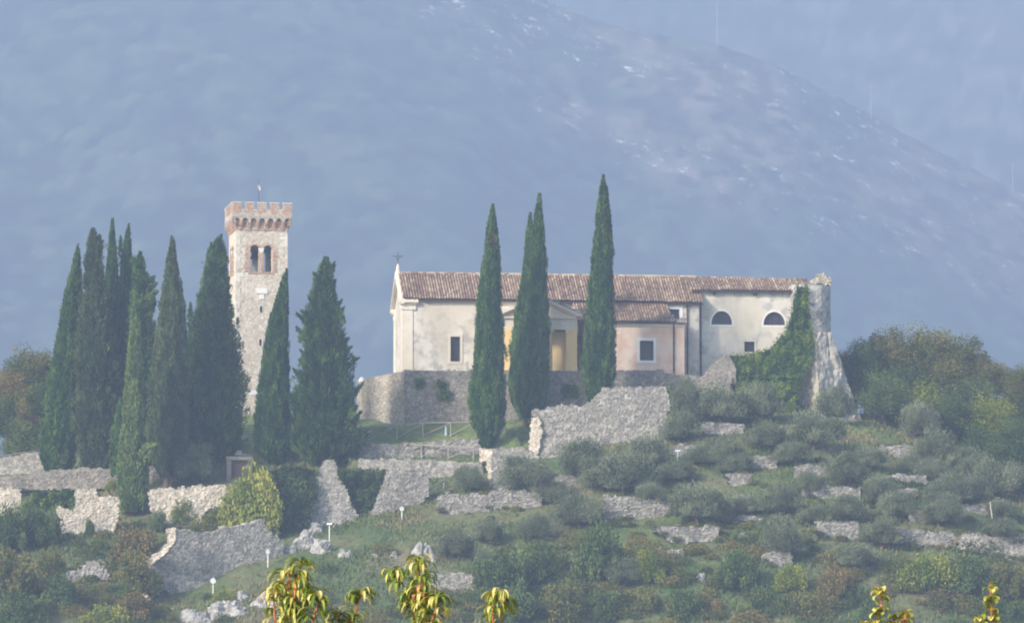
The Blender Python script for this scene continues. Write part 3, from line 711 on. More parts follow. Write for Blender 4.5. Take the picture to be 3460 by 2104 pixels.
# --- right block
BD = 1.5
def bz(px, py, d=BD): return CH.uz(px, py, d)
b0 = bz(2352, 1100)[0]; b1 = bz(2740, 1100)[0]; b_ev = bz(2500, 984)[1]
blk = thing('convent_wing', 'whitewashed two-storey wing with two half-round windows joined to the church', 'building', CH.w(b0, z_floor, BD))
def lun(px0, px1, y0, y1):
    a, zb = bz(px0, y1); b, zt = bz(px1, y0); c = (a+b)/2; r = (b-a)/2
    return [(a, zb), (b, zb)]+[(c+r*math.cos(t), zb+.12+(zt-zb-.12)*math.sin(t)) for t in np.linspace(0, math.pi, 14)]
l1 = lun(2404, 2474, 1051, 1096); l2 = lun(2580, 2653, 1054, 1098)
sa, sb = bz(2515, 1188); sc_, sd = bz(2550, 1154)
panel(CH, 'front_wall', rect(b0, b1, z_floor, b_ev), [l1, l2, rect(sa, sc_, sb, sd)], BD, .5, M_white_pl, blk)
window(blk, CH, l1, BD, M_fwhite, .2, 'bars', M_pane, .02); window(blk, CH, l2, BD, M_fwhite, .2, 'bars', M_pane, .02)
window(blk, CH, rect(sa, sc_, sb, sd), BD, M_white_pl, .16, 'grid')
rz = bz(2500, 940, DEP/2)[1]
mb = MB()
for uu in (b0+.003, b1-.5):
    q = [(BD+.503, z_floor), (DEP, z_floor), (DEP, b_ev-.1), (DEP/2, rz-.2), (BD+.503, b_ev)]
    mb.add([CH.w(uu, z, d) for d, z in q]+[CH.w(uu+.497, z, d) for d, z in q], [(0, 1, 2, 3, 4), (9, 8, 7, 6, 5), (0, 5, 6, 1), (1, 6, 7, 2), (2, 7, 8, 3), (3, 8, 9, 4), (4, 9, 5, 0)])
mb.each('side_wall', M_white_pl, blk)
r0u = bz(2334, 985, BD-.4)[0]
roof('roof', CH.w(r0u, b_ev, BD-.45), CH.w(b1+.2, b_ev, BD-.45), CH.w(r0u, rz, DEP/2), CH.w(b1+.2, rz, DEP/2), blk, seed=9)
roof('roof', CH.w(b1+.2, b_ev, DEP+.5), CH.w(r0u, b_ev, DEP+.5), CH.w(b1+.2, rz, DEP/2), CH.w(r0u, rz, DEP/2), blk, seed=10)
mb = MB(); CH.box(mb, r0u+.1, b1, b_ev-.15, b_ev-.03, BD-.44, BD-.34); CH.box(mb, r0u+.1, b1, b_ev-.09, b_ev-.02, BD-.33, BD)
for px in (2413, 2552): u = bz(px, 985)[0]; CH.box(mb, u-.14, u+.14, b_ev-.42, b_ev-.153, BD-.3, BD)
mb.build('gutter', M_gutter, blk)
pipe(blk, CH, 2367, 986, 1275, BD-.15)

# --- ruined round bastion at the right end
bc = P(2733, 1052, 607.0); bx, by = bc[0], bc[1]; rr = 72/FPX*607
bast = thing('bastion', 'ruined round bastion on a flaring stone foot at the church right end', 'tower', (bx, by, z_of(1440, 603)))
def lathe(name, prof, mat, parent, n=56, seed=0, amp=.12, top_ragged=0):
    zs = np.linspace(prof[0][0], prof[-1][0], max(6, int(abs(prof[-1][0]-prof[0][0])/.2))); rs = np.interp(zs, [p[0] for p in prof], [p[1] for p in prof])
    T = np.linspace(0, 2*math.pi, n, endpoint=False); TT, Z2 = np.meshgrid(T, zs); R2 = np.repeat(rs[:, None], n, 1)
    f1, f2, rid = worley(TT*R2.mean()/.5, Z2/.3, seed)
    # periodic in angle is not needed: the seam is at the back
    rad = R2 + amp*(np.clip((f2-f1)*2, 0, 1)-.5) + (fbm(TT*2, Z2*.4, seed+2)-.5)*amp*3
    Zr = Z2.copy(); Zr[-1] += (fbm(T*5, T*0, seed+9)-.5)*top_ragged
    V = np.stack([bx+rad*np.sin(TT), by+rad*np.cos(TT), Zr], -1).reshape(-1, 3)
    i = np.arange(len(zs)*n).reshape(len(zs), n); j = np.roll(i, -1, 1)
    F = np.stack([i[:-1], j[:-1], j[1:], i[1:]], -1).reshape(-1, 4)
    capz = len(V); V = np.concatenate([V, [[bx, by, zs[-1]-.1]]]); Fc = [tuple(f) for f in F[:, ::-1].tolist()] + [(int(i[-1, k]), int(j[-1, k]), capz) for k in range(n)]
    return mk(name, V, Fc, mat, parent, {'rnd': np.append(np.clip(rid.ravel()*.7+.15, 0, 1), .5)}, False)
zt, zm, zb = z_of(962, 605), z_of(1128, 604), z_of(1450, 602)
lathe('drum', [(zm-.25, rr*.8), (zm-.24, rr*1.03), (zt, rr*1.03)], M_bast, bast, seed=3, amp=.05, top_ragged=.3)
lathe('core', [(zb-2, rr*.78), (zm-.26, rr*.78)], M_foot, bast, seed=4, amp=.05)
def facet(name, a, b, c, d, mat, seed, back):       # battered face between four corners (a-b bottom, d-c top), closed behind
    n = 26; m = 34; s_, t_ = np.meshgrid(np.linspace(0, 1, n), np.linspace(0, 1, m)); s_ = s_[..., None]; t_ = t_[..., None]
    Vq = (a*(1-s_)+b*s_)*(1-t_)+(d*(1-s_)+c*s_)*t_; nn = np.cross(b-a, d-a); nn /= np.linalg.norm(nn); nn = -nn if nn[1] > 0 else nn
    f1, f2, rid = worley(s_[..., 0]*8, t_[..., 0]*22, seed); Vq = Vq+nn*((rid-.5)*.14+(fbm(s_[..., 0]*5, t_[..., 0]*9, seed)-.5)*.5)[..., None]
    Vq[:, 0, 0] += (fbm(t_[:, 0, 0]*20, t_[:, 0, 0]*0, seed)-.5)*.3
    V = np.concatenate([Vq.reshape(-1, 3), Vq.reshape(-1, 3)+np.array([0, back, 0])]); i = np.arange(n*m).reshape(m, n); k = n*m
    F = [np.stack([i[:-1, :-1], i[:-1, 1:], i[1:, 1:], i[1:, :-1]], -1).reshape(-1, 4)]
    for e in (i[:, 0], i[:, -1], i[0], i[-1]): F.append(np.stack([e[:-1], e[1:], e[1:]+k, e[:-1]+k], -1))
    mk(name, V, np.concatenate(F), mat, bast, {'rnd': np.tile(np.clip(rid*.8+.1, 0, 1).ravel(), 2)})
q = [P(2684, 1425, 603.2), P(2772, 1440, 600.0), P(2758, 1122, 604.4), P(2742, 1126, 604.8), P(2918, 1440, 604.5), P(2808, 1122, 605.0)]
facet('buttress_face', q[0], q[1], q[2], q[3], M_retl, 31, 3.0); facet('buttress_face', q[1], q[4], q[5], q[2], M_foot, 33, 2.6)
rb_ = Frame(2770, 607.5, R(10)); q = [rb_.uz(px, py) for px, py in ((2742, 964), (2750, 940), (2763, 925), (2778, 921), (2790, 932), (2803, 936), (2805, 962))]
masonry('broken_top', rb_, q, M_retl, bast, thick=1.2, stone=(.35, .2), seed=11, cell=.1)

# --- church retaining wall with terrace
RT = Frame(1372, 595.6, R(6.4))
def rq(pts, fr=RT, d=0): return [fr.uz(px, py, d) for px, py in pts]
rw = thing('retaining_wall', 'tall grey stone retaining wall under the church with a bright left return', 'wall', RT.w(0, z_of(1440, 595), 0))
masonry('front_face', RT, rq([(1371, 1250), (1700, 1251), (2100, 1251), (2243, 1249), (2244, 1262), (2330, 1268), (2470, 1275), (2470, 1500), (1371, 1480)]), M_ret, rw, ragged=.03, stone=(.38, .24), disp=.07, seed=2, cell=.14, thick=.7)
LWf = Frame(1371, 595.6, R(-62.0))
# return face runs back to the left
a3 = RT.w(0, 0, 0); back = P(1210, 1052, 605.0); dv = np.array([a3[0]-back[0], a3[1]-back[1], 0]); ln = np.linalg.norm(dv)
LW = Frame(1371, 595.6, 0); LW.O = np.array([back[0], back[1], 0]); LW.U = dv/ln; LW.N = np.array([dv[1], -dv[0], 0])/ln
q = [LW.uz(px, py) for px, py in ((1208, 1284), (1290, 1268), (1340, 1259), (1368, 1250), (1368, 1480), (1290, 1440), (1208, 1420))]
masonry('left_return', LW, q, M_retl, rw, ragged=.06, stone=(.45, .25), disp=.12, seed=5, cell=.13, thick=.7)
zf = RT.uz(1500, 1254)[1]
ctr = [RT.w(.4, zf-.1, .5), RT.w(RT.uz(2700, 1250)[0], zf-.25, .5), RT.w(RT.uz(2700, 1250)[0], zf-.3, 14), LW.w(.5, zf-.6, .6)]
o = mk('terrace_ground', ctr, [(0, 1, 2, 3)], M_ground, None, {'lawn': [.6]*4}, loc=ctr[0]); tag(o, kind='structure')
# white stones on the left return
for i, (px, py, s, lab) in enumerate([(1222, 1282, .34, 'larger white stone block on the left wall end beside the wide cypress'), (1262, 1278, .2, 'small white stone block on the retaining wall return')]):
    p = P(px, py+8, 604.0-i*1.5); mb = MB(); mb.tube(p, p+[0, 0, s], s, s*.7, 7); mb.tube(p+[0, 0, s], p+[0, 0, s*1.5], s*.7, s*.25, 7)
    tag(mb.build('white_stone', M_white, None, loc=p), lab, 'stone', 'white stones on the retaining wall')

# ------------------------------------------------------------------ bell tower
TW = Frame(796, 612.0, R(10.6)); tw_b = z_of(1415, 611)-1
tu1 = TW.uz(970, 900)[0]; TD = 5.3; tz1 = TW.uz(880, 738)[1]
tower = thing('bell_tower', 'square crenellated stone bell tower with twin arched belfry window', 'tower', TW.w(0, tw_b, 0))
def tz(px, py): return TW.uz(px, py)
aL = arch(tz(845, 900)[0], tz(875, 900)[0], tz(860, 918)[1], tz(860, 827)[1], 12)
aR = arch(tz(890, 900)[0], tz(920, 900)[0], tz(900, 919)[1], tz(905, 828)[1], 12)
w1 = arch(tz(878, 1000)[0], tz(888, 1000)[0], tz(880, 1056)[1], tz(880, 1033)[1], 6)
w2 = arch(tz(876, 1000)[0], tz(886, 1000)[0], tz(880, 1168)[1], tz(880, 1145)[1], 6)
TWk = dict(cell=.095, stone=(.34, .25), disp=.05, ragged=.0, thick=.75)
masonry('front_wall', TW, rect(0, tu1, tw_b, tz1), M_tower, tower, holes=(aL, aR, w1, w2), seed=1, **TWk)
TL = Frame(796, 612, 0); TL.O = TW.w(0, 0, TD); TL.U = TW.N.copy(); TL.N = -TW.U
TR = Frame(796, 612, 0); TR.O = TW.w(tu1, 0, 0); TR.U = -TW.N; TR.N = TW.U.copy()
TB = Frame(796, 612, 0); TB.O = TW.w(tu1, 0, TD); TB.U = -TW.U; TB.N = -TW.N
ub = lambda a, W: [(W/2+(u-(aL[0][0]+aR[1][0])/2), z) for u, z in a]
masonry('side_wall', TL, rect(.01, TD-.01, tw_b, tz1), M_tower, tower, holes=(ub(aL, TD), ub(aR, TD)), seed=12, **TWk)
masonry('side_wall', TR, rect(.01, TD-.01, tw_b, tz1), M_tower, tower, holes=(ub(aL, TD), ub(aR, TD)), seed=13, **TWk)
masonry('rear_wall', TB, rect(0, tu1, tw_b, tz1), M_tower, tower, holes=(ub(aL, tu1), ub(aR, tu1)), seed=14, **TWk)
# corner quoins
for uu, s in ((-.04, 1), (tu1+.04, -1)):
    mb = MB(); z = tw_b; k = 0
    while z < tz1-1.6:
        h = random.uniform(.25, .5); L_ = random.choice([.25, .5]) if k % 2 else random.choice([.5, .85])
        a_, b_ = sorted((uu, uu+s*L_)); TW.box(mb, a_, b_, z+.002, z+h-.002, -.055-random.random()*.02, .3 if L_ > .45 else .6, random.uniform(.55, 1.))
        z += h; k += 1
    mb.build('quoins', M_tower, tower)
# belfry: brick surround, jambs, twin column
for fr, W, hL, hR in ((TW, None, aL, aR), (TB, tu1, ub(aL, tu1), ub(aR, tu1)), (TL, TD, ub(aL, TD), ub(aR, TD))):
    f = ring(fr, 'belfry_arch', hL, grow(hL, .2), -.075, .6, M_brick, tower)
    f2 = ring(fr, 'belfry_arch', hR, grow(hR, .2), -.078, .6, M_brick, tower)
    um = (hL[1][0]+hR[0][0])/2; zb_ = hL[0][1]; zs_ = hL[2][1]
    mb = MB(); mb.tube(fr.w(um, zb_, .12), fr.w(um, zs_-.35, .12), .14, .125, 12); mb.tube(fr.w(um, zb_, .12), fr.w(um, zb_+.15, .12), .2, .16, 12)
    mb.add([], []); col = mb.build('colonnette', M_fwhite, tower)
    mb = MB(); c8 = [fr.w(um-.14, zs_-.35, -.1), fr.w(um+.14, zs_-.35, -.1), fr.w(um+.29, zs_+.1, -.14), fr.w(um-.29, zs_+.1, -.14), fr.w(um-.14, zs_-.35, .34), fr.w(um+.14, zs_-.35, .34), fr.w(um+.29, zs_+.1, .6), fr.w(um-.29, zs_+.1, .6)]
    mb.box8(c8); mb.build('capital', M_fwhite, col)
a_, b_ = aL[0][0]-.52, aR[1][0]+.5; zt_ = aL[0][1]
for s, (p0, p1) in enumerate(((a_, aL[0][0]-.2), (aR[1][0]+.2, b_))):
    z = zt_-.05; mb = MB()
    while z < aL[2][1]+.3:
        e = random.uniform(-.12, .12); TW.box(mb, p0+(e if s == 0 else 0), p1+(e if s else 0), z, z+.11, -.065, .1, random.random()); z += .13
    mb.build('brick_jamb', M_brick, tower)
mb = MB(); TW.box(mb, .76, tu1-.76, zt_-.35, zt_-.05, .76, TD-.76); mb.build('belfry_floor', M_wood, tower); mb = MB(); TW.box(mb, .76, tu1-.76, aL[5][1]+.6, aL[5][1]+.9, .76, TD-.76); mb.build('belfry_ceiling', M_wood, tower)
mb = MB()
for p in ((866, 903, 973, 992), (877, 892, 994, 1011), (845, 868, 1318, 1334)):
    u0, z1_ = tz(p[0], p[2]); u1, z0_ = tz(p[1], p[3]); TW.box(mb, u0, u1, z0_, z1_, -.1, .05)
mb.each('stone_plaque', M_fwhite, tower)
for hh in (w1, w2): ring(TW, 'slit_window', hh, grow(hh, .07), -.07, .5, M_cap, tower)
# corbelled parapet
OV = .42
z_arch0 = tz(880, 781)[1]; z_arch1 = tz(880, 741)[1]; z_par = tz(880, 723)[1]; z_mer = tz(880, 686)[1]
def side_par(fr, W, first):
    mbk = MB(); n = 7; pw = (W+2*OV)/(n+.0)
    for i in range(n+1):
        u = -OV + (W+2*OV)*i/n; wd = .15 if 0 < i < n else .12
        steps = 5; mbk = MB()
        for k in range(steps):
            o0 = OV*(k+1)/steps; za = z_arch0+(z_arch1-.25-z_arch0)*k/steps; zb2 = z_arch0+(z_arch1-.25-z_arch0)*(k+1)/steps
            lo, hi = max(u-wd, -o0), min(u+wd, W+o0)
            if hi > lo: fr.box(mbk, lo, hi, za, zb2, -o0, .0, random.random())
        mbk.build('corbel', M_brick, tower)
    
    mbb = MB(); fr.box(mbb, -.1, W+.1, z_arch0+.1, z_arch1+.1, -.11, -.055, .35); mbb.build('brick_frieze', M_brick, tower)
    # arched band
    mba = MB(); zz0 = z_arch1-.25
    for i in range(n):
        ua = -OV+(W+2*OV)*i/n+.13; uz_ = -OV+(W+2*OV)*(i+1)/n-.13; c = (ua+uz_)/2; r_ = (uz_-ua)/2; K = 8
        for j in range(K):
            t0 = math.pi*j/K; t1 = math.pi*(j+1)/K
            x0, x1 = c-r_*math.cos(t0), c-r_*math.cos(t1); h0, h1 = zz0+r_*math.sin(t0), zz0+r_*math.sin(t1); tp = z_arch1+.18
            mba.box8([fr.w(x0, h0, -OV), fr.w(x1, h1, -OV), fr.w(x1, tp, -OV), fr.w(x0, tp, -OV), fr.w(x0, h0, -OV+.3), fr.w(x1, h1, -OV+.3), fr.w(x1, tp, -OV+.3), fr.w(x0, tp, -OV+.3)], .5)
        fr.box(mba, ua-.26 if i else -OV, ua, zz0, z_arch1+.18, -OV, -OV+.3, .6)
    fr.box(mba, W+OV-.13, W+OV, zz0, z_arch1+.18, -OV, -OV+.3, .6)
    mba.build('arch_band', M_corb, tower)
    mbp = MB(); fr.box(mbp, -OV+(0 if first else .3), W+OV-(0 if first else .3), z_arch1+.18, z_par, -OV-.03, -OV+.3, .7); mbp.build('parapet', M_corb, tower)
    L_ = W+2*OV; mw = L_/ (5+4*.42); cap = MB()
    for i in range(5):
        m = MB(); u = -OV+i*mw*1.42; e0, e1 = u, u+mw
        if not first:
            if i == 0: e0 += .3
            if i == 4: e1 -= .3
        fr.box(m, e0, e1, z_par, z_mer-.08, -OV, -OV+.3, random.random())
        mo = m.build('merlon', M_brick, tower)
        c = MB(); fr.box(c, e0-.04*(first or i > 0), e1+.04*(first or i < 4), z_mer-.08, z_mer+.02, -OV-.05, -OV+.34); c.build('cap', M_cap, mo)
    for i in range(4):
        u = -OV+i*mw*1.42+mw; fr.box(cap, u+.003, u+mw*.42-.003, z_par, z_par+.06, -OV-.04, -OV+.32)
    cap.each('sill', M_cap, tower)
side_par(TW, tu1, True); side_par(TB, tu1, True); side_par(TL, TD, False); side_par(TR, TD, False)
mb = MB(); TW.box(mb, -.35, tu1+.35, z_arch1-.1, z_arch1+.12, -.11, TD+.11); mb.build('tower_deck', M_cap, tower)
mb = MB()
p = TW.w(tu1/2+.05, z_arch1+.1, TD/2); mb.tube(p, p+[0, 0, 4.6], .035, .02, 6)
t = thing('weathervane', 'thin rod with a small pale flag above the bell tower', 'weathervane', p); mb.build('rod', M_metal, t)
mb = MB(); f0 = p+[0, 0, 3.3]
pts = [(0, .0), (.2, .1), (.14, .4), (.02, .8), (-.1, .4)]
V = [f0+np.array([a, 0, b]) for a, b in pts]+[f0+np.array([a, .03, b]) for a, b in pts]
mb.add(V, [(0, 1, 2, 3, 4), (9, 8, 7, 6, 5)]+[(i, (i+1) % 5, 5+(i+1) % 5, 5+i) for i in range(5)]); mb.build('vane', M_cap, t)
p = TW.w(tu1/2-.35, aL[2][1]-.1, TD/2); mb = MB()
prof = [(0, .5), (-.1, .47), (-.4, .36), (-.75, .3), (-.9, .12)]
t = thing('bell', 'dark bell hanging inside the twin-arched belfry', 'bell', p+[0, 0, -.2])
for (z0_, r0_), (z1_, r1_) in zip(prof[:-1], prof[1:]): mb.tube(p+[0, 0, z0_*-1-.6], p+[0, 0, -z1_-.6], r0_, r1_, 14)
mb.build('bell_body', M_metal, t)
mb = MB(); mb.tube(p+[-1.9, 0, .35], p+[1.9, 0, .35], .09, n=6); mb.tube(p+[0, 0, .3], p+[0, 0, .4], .12, n=6); mb.build('yoke', M_wood, t)

# ------------------------------------------------------------------ ruins and walls on the slope
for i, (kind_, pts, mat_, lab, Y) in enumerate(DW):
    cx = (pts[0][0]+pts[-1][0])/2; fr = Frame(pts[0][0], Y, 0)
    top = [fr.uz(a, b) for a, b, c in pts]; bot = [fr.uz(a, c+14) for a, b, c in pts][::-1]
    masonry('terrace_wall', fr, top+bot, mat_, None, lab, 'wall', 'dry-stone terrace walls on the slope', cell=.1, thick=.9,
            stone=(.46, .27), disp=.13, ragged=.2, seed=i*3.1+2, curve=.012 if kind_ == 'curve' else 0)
def ruin(name, poly, base_px, base_py, yaw, mat, label, dY=0, **k):
    Y = groundY(base_px*D, base_py*D, True)+dY; fr = Frame(base_px*D, Y, R(yaw))
    return fr, masonry(name, fr, [fr.uz(a*D, b*D) for a, b in poly], mat, None, label, 'wall', **k)
RG = 'ruined castle walls'
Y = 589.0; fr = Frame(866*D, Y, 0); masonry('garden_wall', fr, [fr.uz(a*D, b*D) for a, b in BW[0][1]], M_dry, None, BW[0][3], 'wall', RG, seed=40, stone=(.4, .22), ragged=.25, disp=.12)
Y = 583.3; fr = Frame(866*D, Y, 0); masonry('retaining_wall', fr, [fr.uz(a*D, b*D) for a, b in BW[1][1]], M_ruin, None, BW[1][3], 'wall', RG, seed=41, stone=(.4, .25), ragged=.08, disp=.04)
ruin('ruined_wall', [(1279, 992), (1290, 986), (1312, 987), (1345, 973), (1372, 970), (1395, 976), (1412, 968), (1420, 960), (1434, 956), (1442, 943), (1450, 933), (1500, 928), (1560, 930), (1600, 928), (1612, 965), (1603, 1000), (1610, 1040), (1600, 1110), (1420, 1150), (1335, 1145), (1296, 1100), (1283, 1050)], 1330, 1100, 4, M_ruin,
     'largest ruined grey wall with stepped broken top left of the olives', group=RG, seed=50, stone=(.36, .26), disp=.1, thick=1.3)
# its lit end: sunlight put into the paler stone colour
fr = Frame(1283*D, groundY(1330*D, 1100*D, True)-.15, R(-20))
masonry('lit_wall_end', fr, [fr.uz(a*D, b*D) for a, b in [(1281, 1000), (1300, 1003), (1304, 1040), (1296, 1075), (1296, 1110), (1270, 1095), (1276, 1050)]], M_cream, None, 'narrow pale broken wall end at the left of the largest ruined wall', 'wall', RG, seed=51, thick=.8)
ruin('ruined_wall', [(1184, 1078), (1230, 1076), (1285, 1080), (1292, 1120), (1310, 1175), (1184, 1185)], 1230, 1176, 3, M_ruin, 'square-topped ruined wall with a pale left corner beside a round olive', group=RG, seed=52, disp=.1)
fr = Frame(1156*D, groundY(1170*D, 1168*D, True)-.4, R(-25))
masonry('lit_wall_end', fr, [fr.uz(a*D, b*D) for a, b in [(1155, 1079), (1188, 1080), (1190, 1178), (1178, 1180), (1170, 1110), (1157, 1108)]], M_cream, None, 'pale upright wall corner left of the square-topped ruined wall', 'wall', RG, seed=53, thick=.8)  # return face of the wall, coloured paler to stand for sun on it
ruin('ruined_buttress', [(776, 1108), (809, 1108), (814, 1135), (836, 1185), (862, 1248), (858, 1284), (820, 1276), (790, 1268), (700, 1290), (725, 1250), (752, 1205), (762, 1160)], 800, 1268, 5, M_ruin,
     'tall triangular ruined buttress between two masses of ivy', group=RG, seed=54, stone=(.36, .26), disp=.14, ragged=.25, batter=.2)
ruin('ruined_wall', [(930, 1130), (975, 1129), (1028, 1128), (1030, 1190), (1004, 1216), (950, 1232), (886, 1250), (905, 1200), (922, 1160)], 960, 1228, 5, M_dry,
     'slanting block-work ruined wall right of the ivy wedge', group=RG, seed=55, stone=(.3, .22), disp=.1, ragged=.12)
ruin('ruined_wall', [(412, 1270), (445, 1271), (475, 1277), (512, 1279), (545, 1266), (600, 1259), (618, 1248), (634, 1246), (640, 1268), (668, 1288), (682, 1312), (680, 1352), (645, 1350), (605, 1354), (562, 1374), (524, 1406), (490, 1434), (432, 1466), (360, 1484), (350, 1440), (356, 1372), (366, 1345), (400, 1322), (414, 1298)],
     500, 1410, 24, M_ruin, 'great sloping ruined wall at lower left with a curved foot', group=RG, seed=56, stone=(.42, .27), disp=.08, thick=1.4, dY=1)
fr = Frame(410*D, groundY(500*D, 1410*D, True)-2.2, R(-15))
masonry('lit_wall_end', fr, [fr.uz(a*D, b*D) for a, b in [(412, 1266), (424, 1268), (424, 1300), (396, 1332), (366, 1356), (366, 1346), (398, 1316)]], M_cream, None, 'thin pale lit edge of the great sloping ruined wall', 'wall', RG, seed=57, thick=.7, ragged=.1)  # lit edge: the light is painted as this strip's pale colour
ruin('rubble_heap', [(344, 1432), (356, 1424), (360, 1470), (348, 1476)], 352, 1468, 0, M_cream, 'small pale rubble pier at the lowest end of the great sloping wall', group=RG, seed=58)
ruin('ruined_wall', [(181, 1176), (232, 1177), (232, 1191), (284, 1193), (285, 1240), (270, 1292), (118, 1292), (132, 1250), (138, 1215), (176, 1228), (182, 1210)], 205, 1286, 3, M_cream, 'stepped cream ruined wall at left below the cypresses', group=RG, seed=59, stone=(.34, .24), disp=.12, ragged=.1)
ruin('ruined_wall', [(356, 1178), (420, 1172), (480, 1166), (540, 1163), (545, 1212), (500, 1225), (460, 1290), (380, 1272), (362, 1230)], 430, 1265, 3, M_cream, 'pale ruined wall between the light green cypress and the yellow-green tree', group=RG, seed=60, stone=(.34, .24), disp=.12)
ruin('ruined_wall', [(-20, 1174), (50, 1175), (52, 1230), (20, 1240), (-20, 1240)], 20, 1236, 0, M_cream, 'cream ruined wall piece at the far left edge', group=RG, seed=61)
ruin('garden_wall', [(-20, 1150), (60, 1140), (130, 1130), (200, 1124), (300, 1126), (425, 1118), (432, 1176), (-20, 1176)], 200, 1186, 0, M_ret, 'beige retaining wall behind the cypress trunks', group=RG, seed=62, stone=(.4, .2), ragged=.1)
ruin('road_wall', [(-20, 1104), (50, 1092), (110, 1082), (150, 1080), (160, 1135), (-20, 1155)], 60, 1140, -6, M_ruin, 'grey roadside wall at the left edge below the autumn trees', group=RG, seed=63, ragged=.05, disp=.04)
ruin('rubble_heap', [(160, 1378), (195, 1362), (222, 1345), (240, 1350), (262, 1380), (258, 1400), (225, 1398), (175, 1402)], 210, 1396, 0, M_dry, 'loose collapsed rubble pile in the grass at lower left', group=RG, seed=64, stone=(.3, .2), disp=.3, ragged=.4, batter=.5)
# gateway by the yellow-green tree
gY = groundY(570*D, 1150*D); G = Frame(560*D, gY, R(5))
gt = thing('gateway', 'small brown-grey stone gateway behind the yellow-green tree', 'gate', P(570*D, 1150*D, gY))
def gb(x0, x1, y0, y1, d0, d1, mat, name):
    a, z1_ = G.uz(x0*D, y0*D); b, z0_ = G.uz(x1*D, y1*D); mb = MB(); G.box(mb, a, b, z0_, z1_, d0, d1); return mb.build(name, mat, gt)
gb(545, 556, 1106, 1165, 0, .8, M_oldst, 'post'); gb(596, 606, 1106, 1165, 0, .8, M_oldst, 'post'); gb(543, 608, 1097, 1106, -.05, .85, M_oldst, 'lintel'); gb(556, 596, 1112, 1165, .35, .45, M_gutter, 'gate_leaf')
a, z1_ = G.uz(566*D, 1072*D, 4); b, z0_ = G.uz(612*D, 1094*D, 4)
hut = thing('hut', 'tiny stone hut with pale roof behind the gateway, left of a cypress', 'hut', G.w(a, z0_-1.2, 4))
mb = MB(); G.box(mb, a+.3, b-.1, z0_-2.2, z0_, 4.2, 6); mb.build('wall', M_ret, hut)
mb = MB(); q = [(a-.1, z0_), (b+.1, z0_), (b-.1, z1_+.1), (a+.5, z1_+.1)]
mb.add([G.w(*q[0], 3.9), G.w(*q[1], 3.9), G.w(*q[2], 5), G.w(*q[3], 5), G.w(q[0][0], q[0][1], 6.2), G.w(q[1][0], q[1][1], 6.2)], [(0, 1, 2, 3), (4, 3, 2, 5), (0, 3, 4), (1, 5, 2), (0, 4, 5, 1)]); mb.build('roof', M_cap, hut)

# ------------------------------------------------------------------ fences
def fence(label, pts, h, diag=True, mat=M_wood, r=.085, lowrail=False):
    """pts: (px, py) at post feet in photo pixels"""
    P3 = [on_ground(px, py, 0) for px, py in pts]
    f = thing('fence', label, 'fence', P3[0], 'wooden rail fences'); hs = []
    for p in P3:
        mb = MB(); mb.tube(p-[0, 0, .3], p+[0, 0, h], r, r*.9, 6); mb.build('post', mat, f)
    mb = MB()
    for p, q in zip(P3[:-1], P3[1:]):
        mb.tube(p+[0, 0, h-.06], q+[0, 0, h-.06], r*.8, n=5)
        if lowrail: mb.tube(p+[0, 0, h*.45], q+[0, 0, h*.45], r*.6, n=5)
    mb.build('rail', mat, f)
    if diag:
        mb = MB()
        for p, q in zip(P3[:-1], P3[1:]): mb.tube(p+[0, -.05, .1], q+[0, -.05, h-.1], r*.6, n=5)
        mb.build('brace', mat, f)
fence('rail fence with diagonal braces across the bright green lawn', [(1170, 1492), (1245, 1489), (1341, 1483), (1429, 1474), (1523, 1473), (1608, 1470), (1706, 1464)], 1.45)
fence('short rail fence end leaning on the largest ruined wall', [(1740, 1452), (1792, 1444)], 1.0, False)
fence('dark rail fence along the lower path beneath the lawn wall', [(1215, 1549), (1338, 1546), (1425, 1545), (1515, 1549), (1600, 1553)], 1.3)
fence('braced fence on the road slope at the far left', [(-30, 1590), (10, 1580), (85, 1568), (140, 1556)], 1.3)
fence('rough fence in front of the beige wall at left', [(-20, 1668), (75, 1665), (190, 1662), (280, 1660)], 1.4, True, M_bark)
fence('thin wire fence between the light green cypress and the gateway', [(520, 1645), (600, 1640), (676, 1632), (762, 1622)], 1.5, False, M_metal, .035, True)
fence('short braced fence at the foot of the grey path wall', [(1435, 1690), (1500, 1650)], .9, True)

# ------------------------------------------------------------------ floodlights and post
for px, pt_, pb, big, lab in [(1358, 1716, 1757, 1, 'white floodlight on a post right of the ivy wedge'), (1113, 1770, 1852, 0, 'taller post with a flat white lamp below the triangular buttress'),
                        (905, 1862, 1918, 1, 'white floodlight on a post before the great sloping wall'), (720, 1960, 2002, 1.3, 'round white floodlight at the curved foot of the great sloping wall'),
                        (2290, 1520, 1570, 0, 'white lamp post in the olives before a small terrace wall')]:
    p = on_ground(px, pb, .1); h = (pb-pt_)/33.+.1
    t = thing('floodlight', lab, 'lamp', p, 'floodlights on the slope')
    mb = MB(); mb.tube(p, p+[0, 0, h-.25], .055, n=6); mb.build('post', M_white, t)
    mb = MB()
    if big:
        s = .17*big; q = p+[0, 0, h-.1]; mb.tube(q-[.0, s*1.3, .05], q+[0, s*1.1, .12], s*1.25, s*.8, 10); mb.tube(q+[0, s*1.1, .12], q+[0, s*1.6, .15], s*.8, s*.3, 8)
    else:
        q = p+[0, 0, h-.18]; mb.box8([q+[-.25, -.15, 0], q+[.25, -.15, 0], q+[.25, -.12, .16], q+[-.25, -.12, .16], q+[-.2, .15, .03], q+[.2, .15, .03], q+[.2, .12, .14], q+[-.2, .12, .14]])
    mb.build('lamp_head', M_white, t)
p = on_ground(1507, 1470, .05); mb = MB(); mb.tube(p, p+[0, 0, .75], .13, n=8); mb.tube(p+[0, 0, .75], p+[0, 0, .95], .13, .06, 8)
